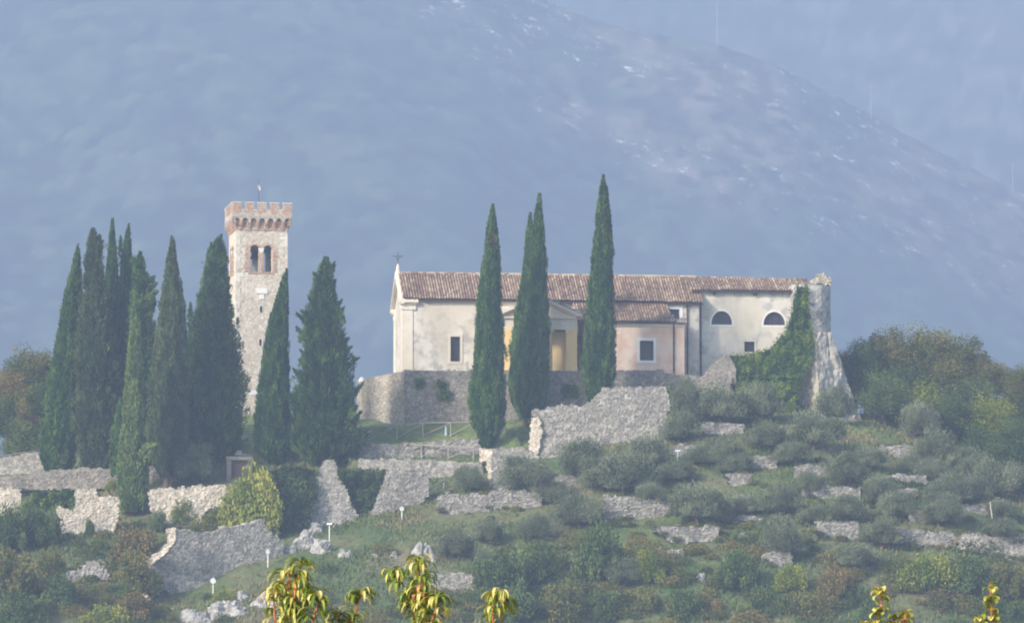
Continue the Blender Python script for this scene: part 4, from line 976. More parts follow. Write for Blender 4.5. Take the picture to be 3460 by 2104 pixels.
m_ = plain('pale_blue_paint', (.42, .55, .62), .6, .1); tag(mb.build('marker_post', m_, None, loc=p), 'short pale blue marker post on the lawn by the rail fence', 'post')
for px, pt_, pb, lab in [(3355, 1700, 1806, 'bare thin pale stake before the pointed terrace wall at right')]:
    p = on_ground(px, pb, .1); mb = MB(); q = p.copy()
    for k in range(6): n_ = q+[random.uniform(-.08, .08), 0, .55]; mb.tube(q, n_, .07-.006*k, .065-.006*k, 5); q = n_
    tag(mb.build('stake', M_frame, None, loc=p), lab, 'stake')

# ------------------------------------------------------------------ boulders and outcrops
def rock(px, pb, wpx, hpx, lab, seed, flat=.8, cat='rock'):
    p = on_ground(px, pb, .15); sc = p[1]/FPX; rx, rz = wpx*sc/2, hpx*sc*.62; n = 34; m = 20
    T = np.linspace(0, 2*math.pi, n, endpoint=False); Ph = np.linspace(-.5, math.pi/2, m); TT, PP = np.meshgrid(T, Ph)
    x = np.cos(TT)*np.cos(PP); y = np.sin(TT)*np.cos(PP); z = np.sin(PP)
    f1, f2, rid = worley(x*1.6+seed, z*1.7+y*1.3, seed); d = 1+(rid-.5)*.45+(fbm(x*2+seed, z*2+y, seed)-.5)*.6+(fbm(x*6+seed, z*6+y*3, seed+4)-.5)*.2
    V = np.stack([p[0]+x*rx*d, p[1]+rx*.6+y*rx*flat*d, p[2]+z*rz*d*1.3], -1).reshape(-1, 3)
    i = np.arange(n*m).reshape(m, n); j = np.roll(i, -1, 1); F = np.stack([i[:-1], j[:-1], j[1:], i[1:]], -1).reshape(-1, 4)
    tag(mk('boulder', V, F, M_rock, None, None, False, loc=p), lab, cat, 'limestone boulders and outcrops')
RK = [(655, 2110, 130, 60, 'large white outcrop at the bottom left below the great sloping wall'), (765, 2085, 150, 75, 'large white outcrop right of the bottom left one'),
 (815, 2030, 60, 40, 'pale rock above the two bottom outcrops'), (895, 2050, 90, 60, 'white rock left of the tallest peach shoots'), (940, 2075, 60, 60, 'small white rock touching the peach leaves'),
 (960, 2095, 70, 45, 'lowest white rock behind the peach leaves'), (1065, 1800, 60, 40, 'rock directly below the triangular buttress'), (1030, 1850, 80, 60, 'rock left of the tall lamp post'),
 (1085, 1868, 70, 60, 'rock at the foot of the tall lamp post'), (980, 1870, 50, 40, 'small rock right of the great sloping wall'), (1165, 1885, 52, 42, 'roundish rock right of the tall lamp post'),
 (1268, 1880, 30, 26, 'small single rock on the dry grass'), (1330, 1882, 28, 30, 'small upright rock on the dry grass'), (1428, 1880, 60, 62, 'tall jagged rock standing above the orange peach tip'),
 (1458, 1902, 26, 44, 'narrow rock slab right of the tall jagged rock'), (1668, 1815, 36, 36, 'rock beside the dense mid-slope bush'), (1856, 1822, 42, 44, 'pale rock left of the tall mid-slope shrub'),
 (2280, 1886, 68, 46, 'large rounded boulder below the slumping wedge wall'), (2225, 1885, 26, 46, 'thin white rock left of the rounded boulder'), (2180, 1868, 50, 22, 'flat low rock left of the rounded boulder'),
 (2280, 1898, 28, 18, 'pebble-like rock under the rounded boulder'), (2372, 1962, 34, 38, 'lone rock lower right of the rounded boulder'), (1818, 1930, 28, 40, 'half-hidden rock in the middle bushes'),
 (2512, 1820, 30, 30, 'rock left of the slim dark olive'), (2580, 1832, 30, 44, 'upright rock left of the small rubble wall'), (2115, 1950, 26, 18, 'little stone low in the middle of the slope'), (1235, 1932, 14, 12, 'tiny white stone in the open grass')]
for i, (px, pb, a, b, lab) in enumerate(RK): rock(px, pb, a, b*1.15, lab, i*2.3+1)
# ------------------------------------------------------------------ cypresses
def cypress(lab, prof, base, mat=M_cyp, Y=None, dens=150, amp=.10, rag=0, trunk_to=None, group='cypresses', tips=(), lsz=1., name='cypress', horn=None):
    """prof: (y, xl, xr) top to bottom in reading coordinates; base: (x, y) foot of the trunk"""
    Y = Y or groundY(base[0]*D, base[1]*D); ft = P(base[0]*D, base[1]*D, Y); gz = float(Hz(ft[0], Y)); ft[2] = min(ft[2], gz+.0)-.1
    t = thing(name, lab, 'tree', ft, group)
    pr = [(P((xl+xr)/2*D, y*D, Y), (xr-xl)/2*D*Y/FPX) for y, xl, xr in prof]
    zt = np.array([p[2] for p, r in pr])[::-1]; xt = np.array([p[0] for p, r in pr])[::-1]; rt = np.array([r for p, r in pr])[::-1]
    z0, z1 = zt[0], zt[-1]; sd = random.random()*50
    def surf(T, z):
        r = np.interp(z, zt, rt)
        lump = 1+(fbm(T*2.2+sd, z*.35, sd, 3)-.5)*2*amp*1.6 + (fbm(T*5+sd, z*.9, sd+3, 2)-.5)*2*amp*.9
        return np.interp(z, zt, xt), r*lump
    if rag >= .4: rt = rt*.86
    area = 2*math.pi*float(np.sum((rt[1:]+rt[:-1])/2*np.diff(zt))); per = 24; nc = int(area*dens/per)
    zz = np.linspace(z0, z1, 400); cdf = np.cumsum(np.interp(zz, zt, rt)+.05); cdf /= cdf[-1]
    zc = np.interp(RNG.random(nc), cdf, zz); Tc = RNG.random(nc)*2*math.pi; _, rc = surf(Tc, zc)
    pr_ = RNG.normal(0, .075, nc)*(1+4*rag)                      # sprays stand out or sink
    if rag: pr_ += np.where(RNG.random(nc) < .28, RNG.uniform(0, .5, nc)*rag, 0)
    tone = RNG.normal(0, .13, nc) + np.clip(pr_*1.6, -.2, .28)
    ci = RNG.integers(0, nc, int(area*dens)); n = len(ci)
    ro = RNG.random(n); z = zc[ci] + RNG.normal(0, .28, n)*lsz; z = np.clip(z, z0-.1, z1+.05)
    T = Tc[ci] + RNG.normal(0, .15, n)/np.maximum(rc[ci], .2); cx, r = surf(T, z)
    rad = r*(.97+pr_[ci]-.16*ro) + .04
    tilt = RNG.normal(.30, .16, n)+ (.4 if rag else 0)
    Cc = np.stack([cx+rad*np.cos(T), Y+rad*np.sin(T), z], 1)
    d = np.stack([np.cos(T)*np.sin(tilt), np.sin(T)*np.sin(tilt), np.cos(tilt)], 1) + RNG.normal(size=(n, 3))*.12
    ln = RNG.uniform(.22, .5, n)*lsz; V, F = leafquads(Cc, d, RNG.uniform(.07, .15, n)*lsz, ln)
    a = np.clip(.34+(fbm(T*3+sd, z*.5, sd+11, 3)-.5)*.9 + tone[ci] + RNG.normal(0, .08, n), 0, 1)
    V = [V]; Fs = [F]; A = [np.repeat(a, 4)]; nv = len(V[0])
    for tx, ty, tb in tips:                         # extra leaders
        a0 = P(tx*D, tb*D, Y); a1 = P(tx*D, ty*D, Y); m = 260; s = RNG.random(m); c = a0+(a1-a0)*s[:, None]; c[:, :2] += RNG.normal(size=(m, 2))*(.34*(1-s[:, None])+.04)
        dd = np.tile([0, 0, 1.], (m, 1))+RNG.normal(size=(m, 3))*.2; v, f = leafquads(c, dd, .12, .42); V.append(v); Fs.append(f+nv); nv += len(v); A.append(np.full(len(v), .4))
    if rag >= .4:                                    # boughs that stick out of the outline
        for q in range(70):
            zb_ = z0+(z1-z0)*random.random()**1.1*.97; Tb = random.uniform(0, 2*math.pi); r0_ = float(np.interp(zb_, zt, rt)); xc = float(np.interp(zb_, zt, xt))
            o_ = np.array([math.cos(Tb), math.sin(Tb), random.uniform(.35, .9)]); o_ /= np.linalg.norm(o_); st_ = np.array([xc, Y, zb_])+np.array([math.cos(Tb), math.sin(Tb), 0])*r0_*.6; Lb = r0_*random.uniform(.55, 1.0)+.45
            m = int(90+Lb*60); s_ = RNG.random(m); c = st_+o_*(Lb*s_)[:, None]+RNG.normal(size=(m, 3))*(.26*(1-s_)+.05)[:, None]; c[:, 2] += .25*Lb*s_**2
            v, f = leafquads(c, np.tile(o_+[0, 0, .3], (m, 1))+RNG.normal(size=(m, 3))*.3, .12, .42); V.append(v); Fs.append(f+nv); nv += len(v); A.append(np.full(len(v), random.uniform(.25, .6))+np.repeat(RNG.normal(0, .06, m), 4))
    if horn:
        hs = [P(x*D, y*D, Y-.9) for x, y in horn]; m = 500; s = RNG.random(m)*(len(hs)-1); i = np.minimum(s.astype(int), len(hs)-2); hs = np.array(hs)
        c = hs[i]+(hs[i+1]-hs[i])*(s-i)[:, None]; c += RNG.normal(size=(m, 3))*(.3*(1-s/(len(hs)-1))+.06)[:, None]; v, f = leafquads(c, (hs[i+1]-hs[i])+RNG.normal(size=(m, 3))*.2, .12, .4); V.append(v); Fs.append(f+nv); nv += len(v); A.append(np.full(len(v), .75))
    Vc = np.concatenate(V)
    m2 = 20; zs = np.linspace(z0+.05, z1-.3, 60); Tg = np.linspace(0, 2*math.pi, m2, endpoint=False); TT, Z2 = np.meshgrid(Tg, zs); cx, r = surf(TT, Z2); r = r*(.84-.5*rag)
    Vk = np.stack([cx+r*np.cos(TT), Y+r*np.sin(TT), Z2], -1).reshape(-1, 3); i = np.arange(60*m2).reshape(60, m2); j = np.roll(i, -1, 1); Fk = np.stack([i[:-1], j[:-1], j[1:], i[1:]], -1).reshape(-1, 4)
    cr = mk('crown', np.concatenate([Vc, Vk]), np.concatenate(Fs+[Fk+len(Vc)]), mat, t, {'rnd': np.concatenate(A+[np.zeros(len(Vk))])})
    mb = MB(); tp = np.array([np.interp(z0+2, zt, xt), Y, z0+2.]); mb.tube(ft, ft+(tp-ft)*.5, .3, .24, 8); mb.tube(ft+(tp-ft)*.5, tp, .24, .2, 8); mb.build('trunk', M_bark, t)
cypress('leftmost dark green cypress with a leaning tip', [(588, 188, 190), (640, 172, 194), (680, 160, 197), (740, 148, 196), (850, 130, 196), (950, 112, 196), (1040, 98, 196), (1100, 95, 180), (1140, 112, 165)], (130, 1172))
cypress('second cypress from the left with a blunt double top and brownish foliage', [(550, 221, 228), (590, 212, 244), (650, 205, 248), (740, 196, 262), (850, 188, 275), (1000, 185, 285), (1080, 190, 285), (1135, 200, 270)], (201, 1175), M_cypb, rag=.16, amp=.14, tips=((240, 566, 600),))
cypress('tall slender needle-tipped cypress behind the left group', [(527, 269, 271), (580, 262, 277), (660, 254, 284), (760, 248, 290), (900, 246, 300), (1100, 240, 300)], (270, 1160), Y=592.5)
cypress('narrow cypress with a small side tip right of the slender one', [(540, 308, 311), (600, 296, 316), (680, 286, 320), (780, 284, 330), (950, 280, 340), (1110, 280, 345)], (310, 1160), M_cyp, Y=591.5, tips=((290, 568, 640),))
cypress('ragged open cypress with branches sticking out to the right', [(608, 335, 340), (660, 322, 352), (710, 318, 366), (760, 316, 362), (850, 316, 374), (1000, 300, 380), (1100, 300, 385), (1145, 310, 375)], (345, 1168), M_cyp, Y=589, rag=.5, amp=.2, horn=[(345, 725), (360, 715), (378, 700)], lsz=1.15)
cypress('light green slim cypress standing lowest in front of the left group', [(690, 325, 328), (760, 316, 336), (860, 307, 342), (960, 298, 346), (1060, 290, 350), (1140, 284, 354), (1200, 282, 354), (1228, 290, 346)], (318, 1238), M_cypl, tips=(), amp=.08, horn=[(335, 1120), (342, 1090), (352, 1075), (374, 1068)])
cypress('smaller cypress half hidden left of the light green one', [(960, 288, 296), (1020, 272, 300), (1080, 266, 304), (1140, 268, 304)], (290, 1165), M_cyp, Y=583)
cypress('broad pointed cypress in the middle of the left group', [(570, 413, 417), (620, 402, 424), (680, 393, 434), (740, 384, 442), (800, 376, 448), (900, 362, 452), (1020, 352, 450), (1090, 356, 445), (1142, 380, 430)], (401, 1175), M_cypb, amp=.08)
cypress('big dark cypress pressing against the left side of the bell tower', [(566, 528, 533), (600, 506, 540), (650, 492, 546), (720, 480, 550), (760, 468, 556), (830, 450, 566), (920, 438, 580), (1010, 430, 582), (1060, 436, 578), (1098, 470, 550)], (515, 1120), M_cyp, rag=.15, amp=.13, tips=((508, 584, 640), (458, 728, 790)))
cypress('leaning cypress covering the right side of the bell tower', [(650, 686, 690), (700, 668, 691), (760, 650, 692), (850, 634, 694), (950, 620, 696), (1040, 610, 698), (1080, 614, 694), (1112, 645, 680)], (662, 1118), M_cyp, amp=.08)
cypress('wide feathery conical cypress right of the bell tower', [(620, 780, 787), (640, 772, 792), (670, 758, 802), (700, 752, 806), (760, 738, 822), (820, 726, 834), (880, 716, 842), (960, 708, 852), (1040, 704, 862), (1080, 712, 858), (1112, 745, 830)], (788, 1120), M_cyp, rag=.42, amp=.15, lsz=1.15, dens=120)
cypress('tall cypress with a red-brown patch before the church window', [(494, 1184, 1187), (540, 1172, 1195), (600, 1165, 1200), (700, 1152, 1204), (800, 1144, 1208), (900, 1136, 1214), (970, 1130, 1218), (1020, 1138, 1212), (1050, 1150, 1198), (1080, 1160, 1180)], (1170, 1084), M_cyp, amp=.08)
cypress('right and taller cypress of the close pair hiding the porch', [(468, 1296, 1299), (520, 1286, 1306), (600, 1280, 1312), (700, 1268, 1316), (800, 1262, 1320), (900, 1254, 1320), (960, 1250, 1314), (1002, 1260, 1298)], (1280, 1008), M_cyp, Y=594.6, amp=.08)
cypress('left and shorter cypress of the close pair hiding the porch', [(514, 1274, 1277), (560, 1266, 1284), (650, 1256, 1288), (750, 1240, 1290), (850, 1226, 1290), (920, 1224, 1290), (970, 1234, 1285), (1004, 1250, 1280)], (1264, 1008), M_cyp, Y=595.2, amp=.1)
cypress('tallest cypress, standing before the tiled lean-to of the church', [(424, 1450, 1454), (460, 1442, 1462), (520, 1434, 1468), (600, 1428, 1475), (700, 1418, 1474), (800, 1408, 1478), (900, 1400, 1480), (940, 1406, 1470), (985, 1420, 1450)], (1436, 1012), M_cyp, Y=593.5, amp=.09)
# red-brown dead patch on the tall cypress
c0 = P(1183*D, 580*D, groundY(1170*D, 1084*D)); n = 420
T = RNG.random(n)*2*math.pi; V, F = leafquads(c0+np.stack([np.cos(T)*.58, np.sin(T)*.58, RNG.normal(0, .42, n)], 1), np.tile([0, 0, 1.], (n, 1))+RNG.normal(size=(n, 3))*.25, .11, .35)
pp = [o for o in C.objects if o.type == 'EMPTY' and 'red-brown patch' in o.get('label', '')][0]
M_dead = leaf('dead_foliage', [(.1, (.09, .06, .035)), (.6, (.16, .09, .05)), (1, (.22, .12, .07))])
o = mk('dead_patch', V, F, M_dead, pp, {'rnd': np.full(len(V), .5)}); o['label'] = 'red-brown withered foliage patch'

# ------------------------------------------------------------------ trees and shrubs: crown variants in unit size
def crown_mesh(name, mat, seed, nl=16, n=3000, style='broad', leafs=.1, zsq=1.):
    global RNG
    RNG = np.random.default_rng(seed)
    lc = unit(nl)*RNG.uniform(.2, .76, nl)[:, None]; lc[:, 2] = np.abs(lc[:, 2])*.9+.05*RNG.random(nl)
    lr = RNG.uniform(.2, .34, nl)
    if style == 'olive': lr *= RNG.uniform(.75, 1.25, nl)
    pick = RNG.integers(0, nl, n); dv = unit(n); dv[:, 2] = dv[:, 2]*.8+.15
    k = RNG.random(n)**.45*(1+(RNG.random(n) < (.22 if style == 'olive' else (.08 if zsq == 1 else .03)))*RNG.uniform(0, .55, n))
    Cc = lc[pick]+dv*(lr[pick]*k)[:, None]*np.array([1, 1, zsq])
    Cc[:, 2] = np.maximum(Cc[:, 2], -.05)
    out = Cc-np.array([0, 0, .1]); out /= np.linalg.norm(out, axis=1)[:, None]+1e-6
    if style == 'olive': d = out*.6+np.array([0, 0, .8])+RNG.normal(size=(n, 3))*.45; wd, ln = leafs*RNG.uniform(.35, .7, n), leafs*RNG.uniform(1.0, 2.2, n)
    else: d = out*.4+RNG.normal(size=(n, 3)); wd, ln = leafs*RNG.uniform(.6, 1.1, n), leafs*RNG.uniform(.8, 1.4, n)
    V, F = leafquads(Cc, d, wd, ln)
    if zsq < 1: V = (V.reshape(-1, 4, 3)-Cc[:, None])*np.array([1, 1, .55])+Cc[:, None]; V = V.reshape(-1, 3)
    lt = RNG.normal(0, .2, nl); a = np.clip(.40+lt[pick]+RNG.normal(0, .13, n), 0, 1)
    return meshdata(name, V, F, mat, {'rnd': np.repeat(a, 4)})
def trunk_mesh(name, seed, bare=False):
    r = random.Random(seed); mb = MB(); q = np.array([0, 0, -1.])
    p = q.copy(); top = np.array([r.uniform(-.1, .1), r.uniform(-.1, .1), -.25]); mb.tube(p, top, .085, .06, 7)
    for k in range(7):
        t = 2*math.pi*k/7+r.random(); e = top+np.array([math.cos(t)*r.uniform(.25, .55), math.sin(t)*r.uniform(.25, .55), r.uniform(.45, .95)]); m = (top+e)/2+np.array([math.cos(t)*.1, math.sin(t)*.1, 0]); mb.tube(top, m, .045, .03, 5); mb.tube(m, e, .03, .012, 5)
    return meshdata(name, np.array(mb.V), mb.F, M_bark, {'rnd': mb.A})
VAR = {}
for kd, mat_, st, ls, nn, k in (('olive', M_oliv, 'olive', .046, 13000, 5), ('broad', M_broad, 'broad', .062, 6500, 4), ('autumn', M_aut, 'broad', .06, 6500, 3), ('yellow', M_yel, 'broad', .06, 6000, 2), ('brown', M_brn, 'broad', .055, 5500, 2)):
    VAR[kd] = [crown_mesh('crown', mat_, 100+i*7+len(kd), 30+5*i, nn, st, ls) for i in range(k)]
for kd, mat_ in (('Wbroad', M_broad), ('Wautumn', M_aut), ('Wyellow', M_yel), ('Wbrown', M_brn)):
    VAR[kd] = [crown_mesh('crown', mat_, 300+i*7+len(kd), 60, 11500, 'broad', .05, .9) for i in range(2)]
TRK = [trunk_mesh('trunk', i) for i in range(4)]
RNG = np.random.default_rng(99)
cnt = {}
NAMES = {'olive': ('olive_tree', 'tree', 'olive trees on the slope'), 'broad': ('shrub', 'shrub', 'green shrubs on the slope'), 'autumn': ('autumn_tree', 'tree', 'autumn-tinted trees'), 'yellow': ('yellowing_tree', 'tree', 'yellowing trees'), 'brown': ('brown_shrub', 'shrub', 'brownish shrubs')}
def tree(kd, cx, top, bot, wd, lab, Y=None, name=None, trunkf=.22, dpt=None, wood=False):
    """reading coordinates: centre x, crown top, foot, width"""
    i = cnt.get(kd, 0); cnt[kd] = i+1
    px, pt_, pb = cx*D, top*D, bot*D
    Y = Y or groundY(px, pb); g = P(px, pb, Y); gz = float(Hz(g[0], Y)); g[2] = min(g[2], gz)-.15
    topz = P(px, pt_, Y)[2]; h = topz-g[2]; r = wd*D*Y/FPX/2*(1.28 if kd == 'olive' else 1.15)
    nm, cat, grp = NAMES[kd]
    t = thing(name or nm, lab, cat, g, grp)
    kv = 'W'+kd if wood else kd; cr = bpy.data.objects.new('crown', VAR[kv][i % len(VAR[kv])]); C.objects.link(cr); cr.parent = t
    ch = h*(1-trunkf)
    if wood: r *= 1.32; ch = min(ch, r*1.35); trunkf = 1-ch/h
    cr.location = (0, 0, h*trunkf); cr.scale = (r, min(r, 3.4), ch*(1.05 if wood else .98)); cr.rotation_euler = (0, 0, random.uniform(-.6, .6)+(math.pi if i % 2 else 0))
    tr = bpy.data.objects.new('trunk', TRK[i % 4]); C.objects.link(tr); tr.parent = t
    # trunk mesh spans z -1..~0.9: foot at the ground
    tr.location = (0, 0, h*trunkf+.5*0 + (ch*.5)*0 + 0); s = max(h*trunkf, .35); s = min(s, h*.45) if wood else s; tr.scale = (min(r, 2.4)*1.0, min(r, 2.4)*1.0, s); tr.location = (0, 0, s)
    return t
# right-hand wood behind the slope
W_ = [('autumn', 2135, 760, 990, 130, 'rounded olive-green autumn tree right of the bastion', 612), ('autumn', 2235, 758, 1010, 150, 'broad autumn tree topping the right-hand wood', 614),
 ('broad', 2080, 800, 1010, 100, 'greenish tree nearest the bastion foot', 610), ('autumn', 2320, 782, 1040, 120, 'autumn tree with orange tips on the right wood skyline', 613),
 ('autumn', 2385, 850, 1050, 90, 'lower autumn tree stepping down the right skyline', 611), ('yellow', 2215, 890, 1050, 130, 'yellow-gold tree in front of the right-hand wood', 605),
 ('broad', 2130, 880, 1035, 110, 'dark green tree in the hollow right of the bastion foot', 604), ('broad', 2290, 930, 1090, 110, 'dark green tree below the yellow-gold one', 602),
 ('yellow', 2390, 930, 1080, 120, 'yellow-green tree near the right edge of the wood', 603), ('broad', 2360, 1000, 1130, 130, 'dark rounded bush under the yellow-green tree', 598),
 ('autumn', 2455, 860, 1060, 80, 'autumn tree cut by the right edge', 608), ('broad', 2440, 990, 1130, 90, 'green tree low at the right edge of the wood', 599), ('brown', 2025, 830, 950, 70, 'bare brownish tree just behind the flared bastion foot', 616)]
W_ += [('autumn', 2415, 945, 1090, 150, 'wide olive-brown tree filling the wood near the right edge', 605.5), ('autumn', 2450, 890, 1060, 120, 'taller olive-brown tree standing at the very right edge of the skyline', 609),
 ('broad', 2160, 930, 1050, 150, 'dark bushy undergrowth tree in the middle of the right-hand wood', 606), ('broad', 2260, 905, 1040, 150, 'dark green tree tucked right of the yellow-gold one', 606.5), ('autumn', 2370, 940, 1090, 140, 'dull olive tree beneath the stepping-down skyline', 605), ('broad', 2100, 860, 990, 110, 'round green tree just right of the buttress', 608), ('autumn', 2190, 800, 960, 120, 'tallest rounded tree crown near the middle of the right wood skyline', 613),
 ('broad', 2180, 850, 1020, 120, 'green tree filling the middle of the right-hand wood', 610), ('autumn', 2270, 840, 1030, 120, 'second-row autumn tree under the right wood skyline', 611), ('broad', 2350, 890, 1060, 110, 'green tree behind the yellow-green one at the right', 608),
 ('autumn', 2430, 925, 1080, 90, 'autumn tree low at the right edge of the wood', 606), ('broad', 2420, 1040, 1150, 110, 'dark bush at the right edge under the wood', 596), ('broad', 2060, 860, 980, 70, 'dark shrub right behind the flared bastion foot', 611)]
for kd, cx, tp, bt, wd, lab, Y in W_: tree(kd, cx, tp, bt, wd, lab, Y, 'autumn_tree' if kd in ('autumn', 'yellow') else 'woodland_tree', .08, wood=True)
WL_ = [('autumn', 75, 812, 1030, 130, 'rust-tinted rounded tree behind the leftmost cypress', 615), ('brown', 20, 870, 1050, 100, 'brownish tree at the far left edge', 613), ('broad', 25, 930, 1080, 110, 'dark green bush at the left edge above the road', 610),
 ('brown', 80, 940, 1080, 90, 'brown-green bush left of the leftmost cypress', 608), ('broad', 60, 985, 1082, 110, 'low dark bush above the grass verge at left', 606)]
WL_ += [('autumn', 60, 900, 1060, 130, 'olive-brown tree under the rust-tinted one', 611), ('broad', 110, 900, 1085, 90, 'dark tree squeezed against the leftmost cypress', 606)]
for kd, cx, tp, bt, wd, lab, Y in WL_: tree(kd, cx, tp, bt, wd, lab, Y, 'autumn_tree' if kd == 'autumn' else 'woodland_tree', .05, wood=True)
OL = [
 (1655, 893, 1000, 90, 'dark olive at the right end of the retaining wall', 592.), (1735, 902, 1018, 150, 'broad olive directly below the pointed wall and ivy', 591.), (1830, 905, 1012, 110, 'olive under the ivy slope left of the bastion', 593.),
 (1635, 970, 1066, 105, 'olive overlapping the right end of the largest ruined wall', None), (1400, 1030, 1160, 130, 'olive in front of the left half of the largest ruined wall', None), (1500, 1060, 1195, 150, 'wide olive with a visible trunk above the long upright terrace wall', None),
 (1560, 1030, 1130, 110, 'olive in front of the right half of the largest ruined wall', None), (1255, 1080, 1185, 130, 'dense grey olive before the square-topped ruined wall', None), (1128, 1105, 1186, 84, 'small round-topped olive before the grey path wall', None),
 (1735, 1035, 1108, 110, 'olive below the highest terrace wall', None), (1850, 1000, 1085, 110, 'pale olive left of the bastion foot', None), (1960, 965, 1085, 150, 'largest olive in front of the flared bastion foot', None), (2010, 915, 1000, 90, 'thin olive growing against the bastion foot', 598.),
 (1905, 1050, 1120, 110, 'olive below the bastion between two terrace walls', None), (2030, 1063, 1180, 105, 'pale sprouting olive with lighter green shoots', None), (2205, 950, 1062, 110, 'silvery olive in front of the yellow-gold tree', None),
 (2250, 1015, 1140, 125, 'big silvery olive at the right of the grove', None), (2330, 1060, 1160, 90, 'olive beside the dark rounded bush', None), (2290, 1120, 1215, 120, 'olive above the bright wedge of terrace wall', None), (2390, 1080, 1200, 120, 'olive near the right edge above the small wall piece', None), (2450, 1100, 1195, 80, 'olive cut by the right picture edge', None),
 (1680, 1140, 1262, 160, 'very broad olive right of the long upright terrace wall', None), (1630, 1100, 1160, 100, 'low olive behind the lamp post', None), (1870, 1150, 1240, 120, 'olive left of the cream-footed terrace wall', None), (2035, 1170, 1258, 90, 'olive on a pale trunk above the long lowest wall', None),
 (2110, 1130, 1215, 100, 'olive between the two right-hand groups of walls', None), (2120, 1225, 1320, 100, 'dark leaning olive breaking the long lowest wall', None), (2260, 1170, 1268, 110, 'olive right of the bright wedge wall', None), (1880, 1215, 1345, 100, 'slim dark olive with upright shoots above the small rubble wall', None),
 (1395, 1170, 1270, 130, 'pale olive on the slope below the short low terrace wall', None), (1100, 1260, 1345, 110, 'grey olive beside the tall jagged rock', None), (1175, 1300, 1380, 90, 'small grey olive right of the tall jagged rock', None), (470, 1050, 1170, 105, 'silvery olive at the foot of the big dark cypress', None),
 (1770, 1080, 1140, 90, 'olive above the crumbling terrace wall end', None), (2190, 1085, 1140, 80, 'low olive between the uppermost and pale terrace walls', None), (2400, 1190, 1250, 90, 'small olive behind the pointed terrace wall', None), (1790, 1180, 1240, 80, 'small olive behind the stubby wall fragment', None)]
OL += [(1440, 1085, 1185, 110, 'low olive left of the wide one with a visible trunk', None), (1330, 1150, 1215, 80, 'little olive beside the short low terrace wall', None), (1690, 1060, 1120, 90, 'olive touching the lamp post terrace', None), (1950, 1125, 1190, 80, 'small olive at the left of the cream-footed wall', None),
 (2090, 1060, 1130, 90, 'low olive between the flared foot and the uppermost terrace wall', None), (2160, 1170, 1250, 100, 'olive hiding the gap between the right-hand walls', None), (2340, 1130, 1210, 100, 'olive over the small far right walls', None), (1720, 1195, 1262, 90, 'olive behind the slumping wedge wall', None),
 (1560, 1150, 1215, 90, 'olive just left of the very broad one', None), (1960, 1200, 1262, 80, 'olive above the left section of the lowest wall', None), (2400, 1235, 1300, 100, 'olive before the right section of the lowest wall', None), (2240, 1090, 1160, 90, 'olive beside the dark little bush', None),
 (1300, 1220, 1300, 100, 'grey olive below the grey wall right of the curved one', None), (1180, 1235, 1310, 80, 'faint olive on the dry grass below the curved wall', None), (2060, 1290, 1370, 110, 'olive under the left section of the lowest wall', None), (1500, 1330, 1410, 100, 'grey olive low in the middle of the slope', None)]
for cx, tp, bt, wd, lab, Y in OL: tree('olive', cx, tp, bt, wd, lab, Y)
